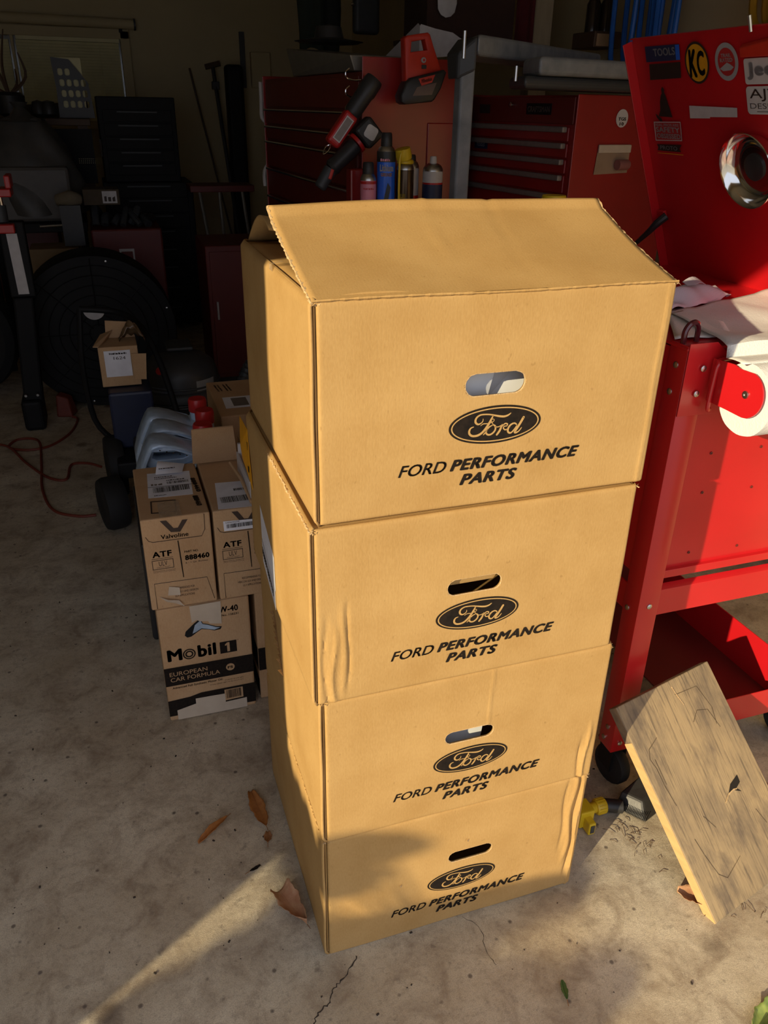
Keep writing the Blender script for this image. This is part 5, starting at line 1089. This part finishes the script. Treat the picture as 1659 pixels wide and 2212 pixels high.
# wheeled black cart
t = simple('wheeled_cart', 'black wheeled cart with fat tyres and a bent tube handle behind the jugs', 'cart', (-.25, 2.25, 0))
def wheel(c, r, w, ax):
    o = put('wheel', MB().lathe([(r*.45, -w*.4), (r*.7, -w*.5), (r*.93, -w*.45), (r, -w*.25), (r, w*.25), (r*.93, w*.45), (r*.7, w*.5), (r*.45, w*.4)], c, ax, 36), RUB, t, smooth=True, ang=50)
    put('wheel_rim', MB().lathe([(r*.02, -w*.3), (r*.45, -w*.3), (r*.46, w*.3), (r*.02, w*.3)], c, ax, 24), BLKM, o, smooth=True); return o
wheel((-.325, 1.99, .105), .105, .09, (1, .25, 0)); wheel((-.30, 2.22, .16), .13, .07, (1, .1, 0)); wheel((-.03, 2.1, .10), .10, .08, (1, .1, 0))
put('deck', B(-.29, .02, 2.05, 2.50, .17, .24), BLKM, t, bevel=.01); put('battery', B(-.29, -.12, 2.2, 2.48, .24, .475), mat('dark_blue_plastic', (.012, .02, .06), .4), t, bevel=.01)
put('motor_block', B(-.22, .0, 1.98, 2.2, .10, .30), BLK, t, bevel=.02)
put('yellow_cap', MB().lathe([(.018, 0), (.020, .01), (.016, .03)], (-.185, 1.93, .31), (-.2, -.6, .8), 14), YEL, t, smooth=True)
put('tube_handle', MB().tube([(-.36, 2.62, .72), (-.22, 2.60, .705), (-.14, 2.50, .68), (-.09, 2.38, .60), (-.055, 2.28, .48), (-.02, 2.18, .30), (0.0, 2.12, .20)], .013, 12, smooth=6), BLKM, t, smooth=True)
put('tube_handle', MB().tube([(-.36, 2.62, .72), (-.38, 2.55, .5), (-.36, 2.42, .30), (-.29, 2.35, .22)], .012, 10, smooth=4), BLKM, t, smooth=True)
t = simple('parts_carton', 'small open carton with a white label on the black cart', 'box', (-.23, 2.4, .382))
put('carton_body', B(-.305, -.155, 2.28, 2.42, .384, .545), KR2, t, bevel=.003)
put('carton_flap', MB().hexa([(-.27, 2.42, .545), (-.155, 2.42, .545), (-.155, 2.424, .545), (-.27, 2.424, .545)], [(-.265, 2.45, .61), (-.175, 2.45, .60), (-.175, 2.454, .60), (-.265, 2.454, .61)]), KR2, t)
put('carton_flap', MB().hexa([(-.322, 2.29, .545), (-.30, 2.29, .543), (-.26, 2.42, .545), (-.30, 2.43, .545)], [(-.322, 2.29, .548), (-.30, 2.29, .547), (-.24, 2.42, .578), (-.29, 2.43, .560)]), KR2, t)
put('side_flap', MB().hexa([(-.18, 2.272, .41), (-.135, 2.262, .41), (-.135, 2.265, .41), (-.18, 2.275, .41)], [(-.182, 2.272, .515), (-.125, 2.262, .515), (-.125, 2.265, .515), (-.182, 2.275, .515)]), KR2, t)
k = put('white_label', B(-.285, -.185, 2.277, 2.279, .425, .530), WHT, t)
Ml = basis((0, 2.2765, 0), (1, 0, 0), (0, 0, 1)); scribble(k, -.265, -.20, .515, .523, Ml, INK); text(k, '1624', -.25, -.205, .494, .506, Ml, INK)
put('crumpled_liner', MB().grid(lambda u, v: (-.22+.10*u, 2.35+.06*v, .545+.075*math.sin(math.pi*u)*math.sin(math.pi*(.25+.7*v))+.006*math.sin(u*21+v*13)), 16, 12), mat('brown_poly', (.16, .10, .05), .3), t, smooth=True, solid=.001)
t.location.z += .095
# extension cord
t = simple('extension_cord', 'orange-red extension cord looping over the dark floor at the left', 'cord', (-.6, 2.8, 0))
put('cord', MB().tube([(-.50, 3.31, .012), (-.475, 3.27, .006), (-.51, 3.08, .006), (-.60, 2.93, .006), (-.70, 2.90, .008), (-.785, 2.96, .008), (-.75, 3.06, .006), (-.655, 3.0, .012), (-.632, 2.74, .006), (-.615, 2.42, .006), (-.565, 2.20, .006), (-.47, 2.115, .006), (-.40, 2.105, .006)], .006, 8, smooth=8), CORD, t, smooth=True)
put('cord', MB().tube([(-.95, 3.05, .006), (-.80, 2.98, .010), (-.70, 2.75, .006), (-.60, 2.55, .006), (-.52, 2.50, .006), (-.50, 2.66, .006), (-.43, 2.66, .006), (-.37, 2.60, .006)], .006, 8, smooth=8), CORD, t, smooth=True)
t = simple('power_strip', 'orange-red plug block lying behind the black stand foot', 'plug', (-.55, 3.7, 0)); put('plug_body', MB().hexa([(-.58, 3.35, .0), (-.50, 3.33, .0), (-.47, 3.42, 0), (-.56, 3.44, 0)], [(-.57, 3.36, .12), (-.51, 3.35, .10), (-.49, 3.41, .1), (-.55, 3.43, .12)]), CORD, t, bevel=.01)
# hidden lower-left darkness: tires behind the stand
t = simple('spare_tyre', 'black tyre standing behind the black lift stand', 'tyre', (-1.05, 3.7, 0))
put('tyre', MB().lathe([(.20, -.09), (.28, -.10), (.32, -.07), (.33, 0), (.32, .07), (.28, .10), (.20, .09)], (-1.06, 3.9, .33), (.2, 1, 0), 44), RUB, t, smooth=True)
put('wheel_disc', MB().lathe([(.02, -.05), (.20, -.07), (.20, .07), (.02, .05)], (-1.06, 3.9, .33), (.2, 1, 0), 24), BLKM, t)
# ------------------------------------------------------------------ leaves and litter on the floor
def leaf(name, label, p, q, w, m, curl=.3, lift=.004, seed=0, cat='leaf', tip=1.0):
    P, Q = V((*p, 0)), V((*q, 0)); d = Q-P; n = V((-d.y, d.x, 0)).normalized(); rnd = random.Random(seed)
    ph = rnd.random()*6
    t = thing(name, label, cat, (P.x, P.y, 0))
    def f(u, v):
        ww = w*math.sin(math.pi*min(1, (.06+u*.94))**tip)**.7*(1+.10*math.sin(u*17+ph)+.06*math.sin(u*41))
        s = (v-.5)*2
        return P+d*u+n*(s*ww)+V((0, 0, lift+.001+curl*w*(s*s)*(.8+.3*math.sin(u*5+ph))+.15*w*math.sin(u*4+ph)**2))
    put('leaf_blade', MB().grid(f, 22, 8), m, t, smooth=True, solid=.0006)
    mid = [f(k/20, .5)+V((0, 0, .0009)) for k in range(21)]
    put('leaf_vein', MB().tube(mid, [.0009*(1-k/26) for k in range(21)], 5), m, t)
    put('leaf_stem', MB().tube([mid[-1], mid[-1]+d.normalized()*.012+V((0, 0, -.001))], .0007, 5), LEAF, t)
    return t
leaf('dry_leaf', 'long orange-brown dry leaf lying beside the stack on the shadow side', (-.068, .462), (-.052, .345), .017, LEAF2, .35, seed=1)
leaf('dry_leaf', 'thin rolled orange leaf left of the leaf beside the stack', (-.207, .346), (-.134, .404), .009, LEAF2, 1.0, seed=2)
leaf('dry_leaf', 'small curled leaf tip just below the orange-brown leaf', (-.052, .330), (-.058, .300), .009, LEAF, .5, seed=3)
leaf('dry_leaf', 'pale curled leaf standing against the lowest carton corner', (-.060, .168), (-.022, .075), .024, LEAFP, .9, .004, seed=4, tip=.5)
leaf('dry_leaf', 'tan folded leaf sticking out under the leaning board', (.752, -.095), (.808, -.150), .022, LEAFP, .8, seed=5)
leaf('dry_leaf', 'small dark green leaf alone on the lit concrete in front', (.417, -.190), (.407, -.226), .006, GRN, .3, seed=6)
leaf('dry_leaf', 'pale green leaf at the bottom right edge of the photo', (.700, -.385), (.80, -.352), .020, GRNL, .8, .006, seed=7)
leaf('dry_leaf', 'tiny black curled leaf left of the stack', (-.085, .246), (-.11, .238), .004, INK, .6, seed=8)
for k, (x, y, r) in enumerate(((1.02, .30, .5), (1.07, .27, 2), (1.10, .33, 4), (1.00, .36, 1))):
    leaf('dry_leaf', ['curled red-brown leaf nearest the leg under the bench', 'red-brown leaf beside the lower red rail', 'rearmost curled leaf in the litter under the bench', 'leaf in the shade behind the board under the bench'][k], (x, y), (x+.05*math.cos(r), y+.05*math.sin(r)), .017, LEAF, 1.1, .121 if x > 1.025 and y > .265 else .004, seed=20+k)
leaf('dry_leaf', 'broad pale leaf right of the leaning board', (1.06, .02), (1.15, .09), .03, LEAFP, .5, seed=30)
t = thing('pine_straw', 'dark pine needles and grit scattered around the hose and board', 'debris', (.8, .05, 0)); rnd = random.Random(5); g = MB()
for cx, cy, n, s in ((.86, .07, 70, .045), (.80, .05, 40, .05), (.9, -.15, 25, .05), (.95, .1, 50, .07), (.75, .10, 14, .03)):
    for k in range(n):
        x, y = cx+rnd.gauss(0, s), cy+rnd.gauss(0, s*.7)
        if x > .77 and y > -.20 and y > .13-(x-.70)*1.5+.0 and x < 1.12 and y < .14: continue
        a = rnd.random()*6.28; L_ = rnd.uniform(.006, .028)
        p = V((x, y, .0012)); q = p+V((math.cos(a)*L_, math.sin(a)*L_, rnd.random()*.004)); m_ = (p+q)/2+V((rnd.uniform(-.003, .003), rnd.uniform(-.003, .003), .002)); g.tube([p, m_, q], .0006, 3)
put('needles', g, DARKW, t, kind='stuff'); t['kind'] = 'stuff'
t = thing('floor_grit', 'small dark chips and seeds scattered over the concrete', 'debris', (0, .5, 0)); t['kind'] = 'stuff'; g = MB(); rnd = random.Random(9)
for k in range(520):
    x, y = rnd.uniform(-1.0, 1.2), rnd.uniform(-.5, 1.5)
    if -.26 < x < .6 and y > .0 and not (x < -.02 and y < .76): continue
    r = rnd.choice((.0008, .001, .0012, .0016, .0024)); a = rnd.random()*3
    g.obox((x, y, r*.5), (r*2.2, r*1.3, r), Mx.Rotation(a, 3, 'Z'))
put('grit', g, CRK, t, kind='stuff')
# ------------------------------------------------------------------ shrub outside whose branches shade the floor and the lowest carton
def shade_point(P, dist): return V(P)-SD*dist
t = thing('leafy_shrub', 'tall leafy shrub on the driveway outside the opening', 'shrub', (-3.1, -2.1, -.12)); rnd = random.Random(12)
trunk_top = shade_point((.1, -.1, -.1), 3.6)
put('trunk', MB().tube([(-3.1, -2.1, -.12), (-3.0, -2.05, .5), trunk_top], [.05, .04, .02], 8, smooth=4), DARKW, t, smooth=True)
g = MB(); br = MB()
def clump(c, ra, rb, rc, n, sz=.05):
    for k in range(n):
        v = V((rnd.gauss(0, 1), rnd.gauss(0, 1), rnd.gauss(0, 1))); v = v.normalized()*rnd.random()**.4
        p = c+V((v.x*ra, v.y*rb, v.z*rc)); a = V((rnd.gauss(0, 1), rnd.gauss(0, 1), rnd.gauss(0, 1))).normalized(); b = a.orthogonal().normalized()
        s = sz*rnd.uniform(.6, 1.3); g.add([p-a*s, p+b*s*.5, p+a*s, p-b*s*.5], [(0, 1, 2, 3)])
# (target point on floor or carton, radii along x, y, z, leaves)
CL = [((.05, 0, .280), .055, .05, .026, 700), ((.115, 0, .270), .04, .04, .016, 360), ((.015, 0, .230), .03, .05, .045, 600), ((-.005, .12, .22), .03, .06, .05, 700), ((-.005, .05, .20), .02, .03, .05, 500),
      ((.04, 0, .030), .06, .06, .034, 2400), ((.15, 0, .022), .09, .06, .028, 2200), ((0, .07, .06), .03, .035, .06, 2200), ((0, .10, .17), .03, .045, .07, 2600), ((0, .16, .06), .03, .05, .07, 2600), ((0, .20, .18), .03, .05, .07, 2600), ((0, .25, .06), .03, .05, .06, 2200), ((0, .29, .20), .03, .04, .06, 1800), ((.28, 0, .012), .10, .06, .022, 1500), ((.42, 0, .008), .10, .06, .020, 1200), ((.52, 0, .004), .05, .05, .014, 400),
      ((-.16, -.01, 0), .12, .10, .022, 900), ((0, -.07, 0), .12, .10, .030, 900), ((.12, -.14, 0), .14, .10, .030, 900), ((-.10, -.16, 0), .16, .12, .045, 1100), ((.26, -.20, 0), .13, .08, .026, 700),
      ((-.33, -.055, 0), .12, .10, .026, 900), ((-.20, .045, 0), .05, .04, .012, 300), ((-.28, -.24, 0), .2, .12, .05, 900), ((.40, -.235, 0), .10, .06, .018, 420), ((.50, -.215, 0), .06, .04, .010, 200),
      ((-.012, .10, .14), .03, .05, .05, 600), ((-.01, .20, .06), .03, .05, .05, 600), ((-.05, .05, .0), .07, .07, .03, 700), ((.02, -.28, 0), .25, .12, .05, 900)]
for k, (P, ra, rb, rc, n) in enumerate(CL):
    c = shade_point(P, 3.5+.2*math.sin(k*2.1)); clump(c, ra, rb, rc*1.25, int(n*1.6), .024); br.tube([trunk_top, (trunk_top+c)/2+V((0, 0, .02)), c], [.012, .008, .003], 5, smooth=3)
put('foliage', g, FOL, t, kind='stuff'); put('branches', br, DARKW, t)
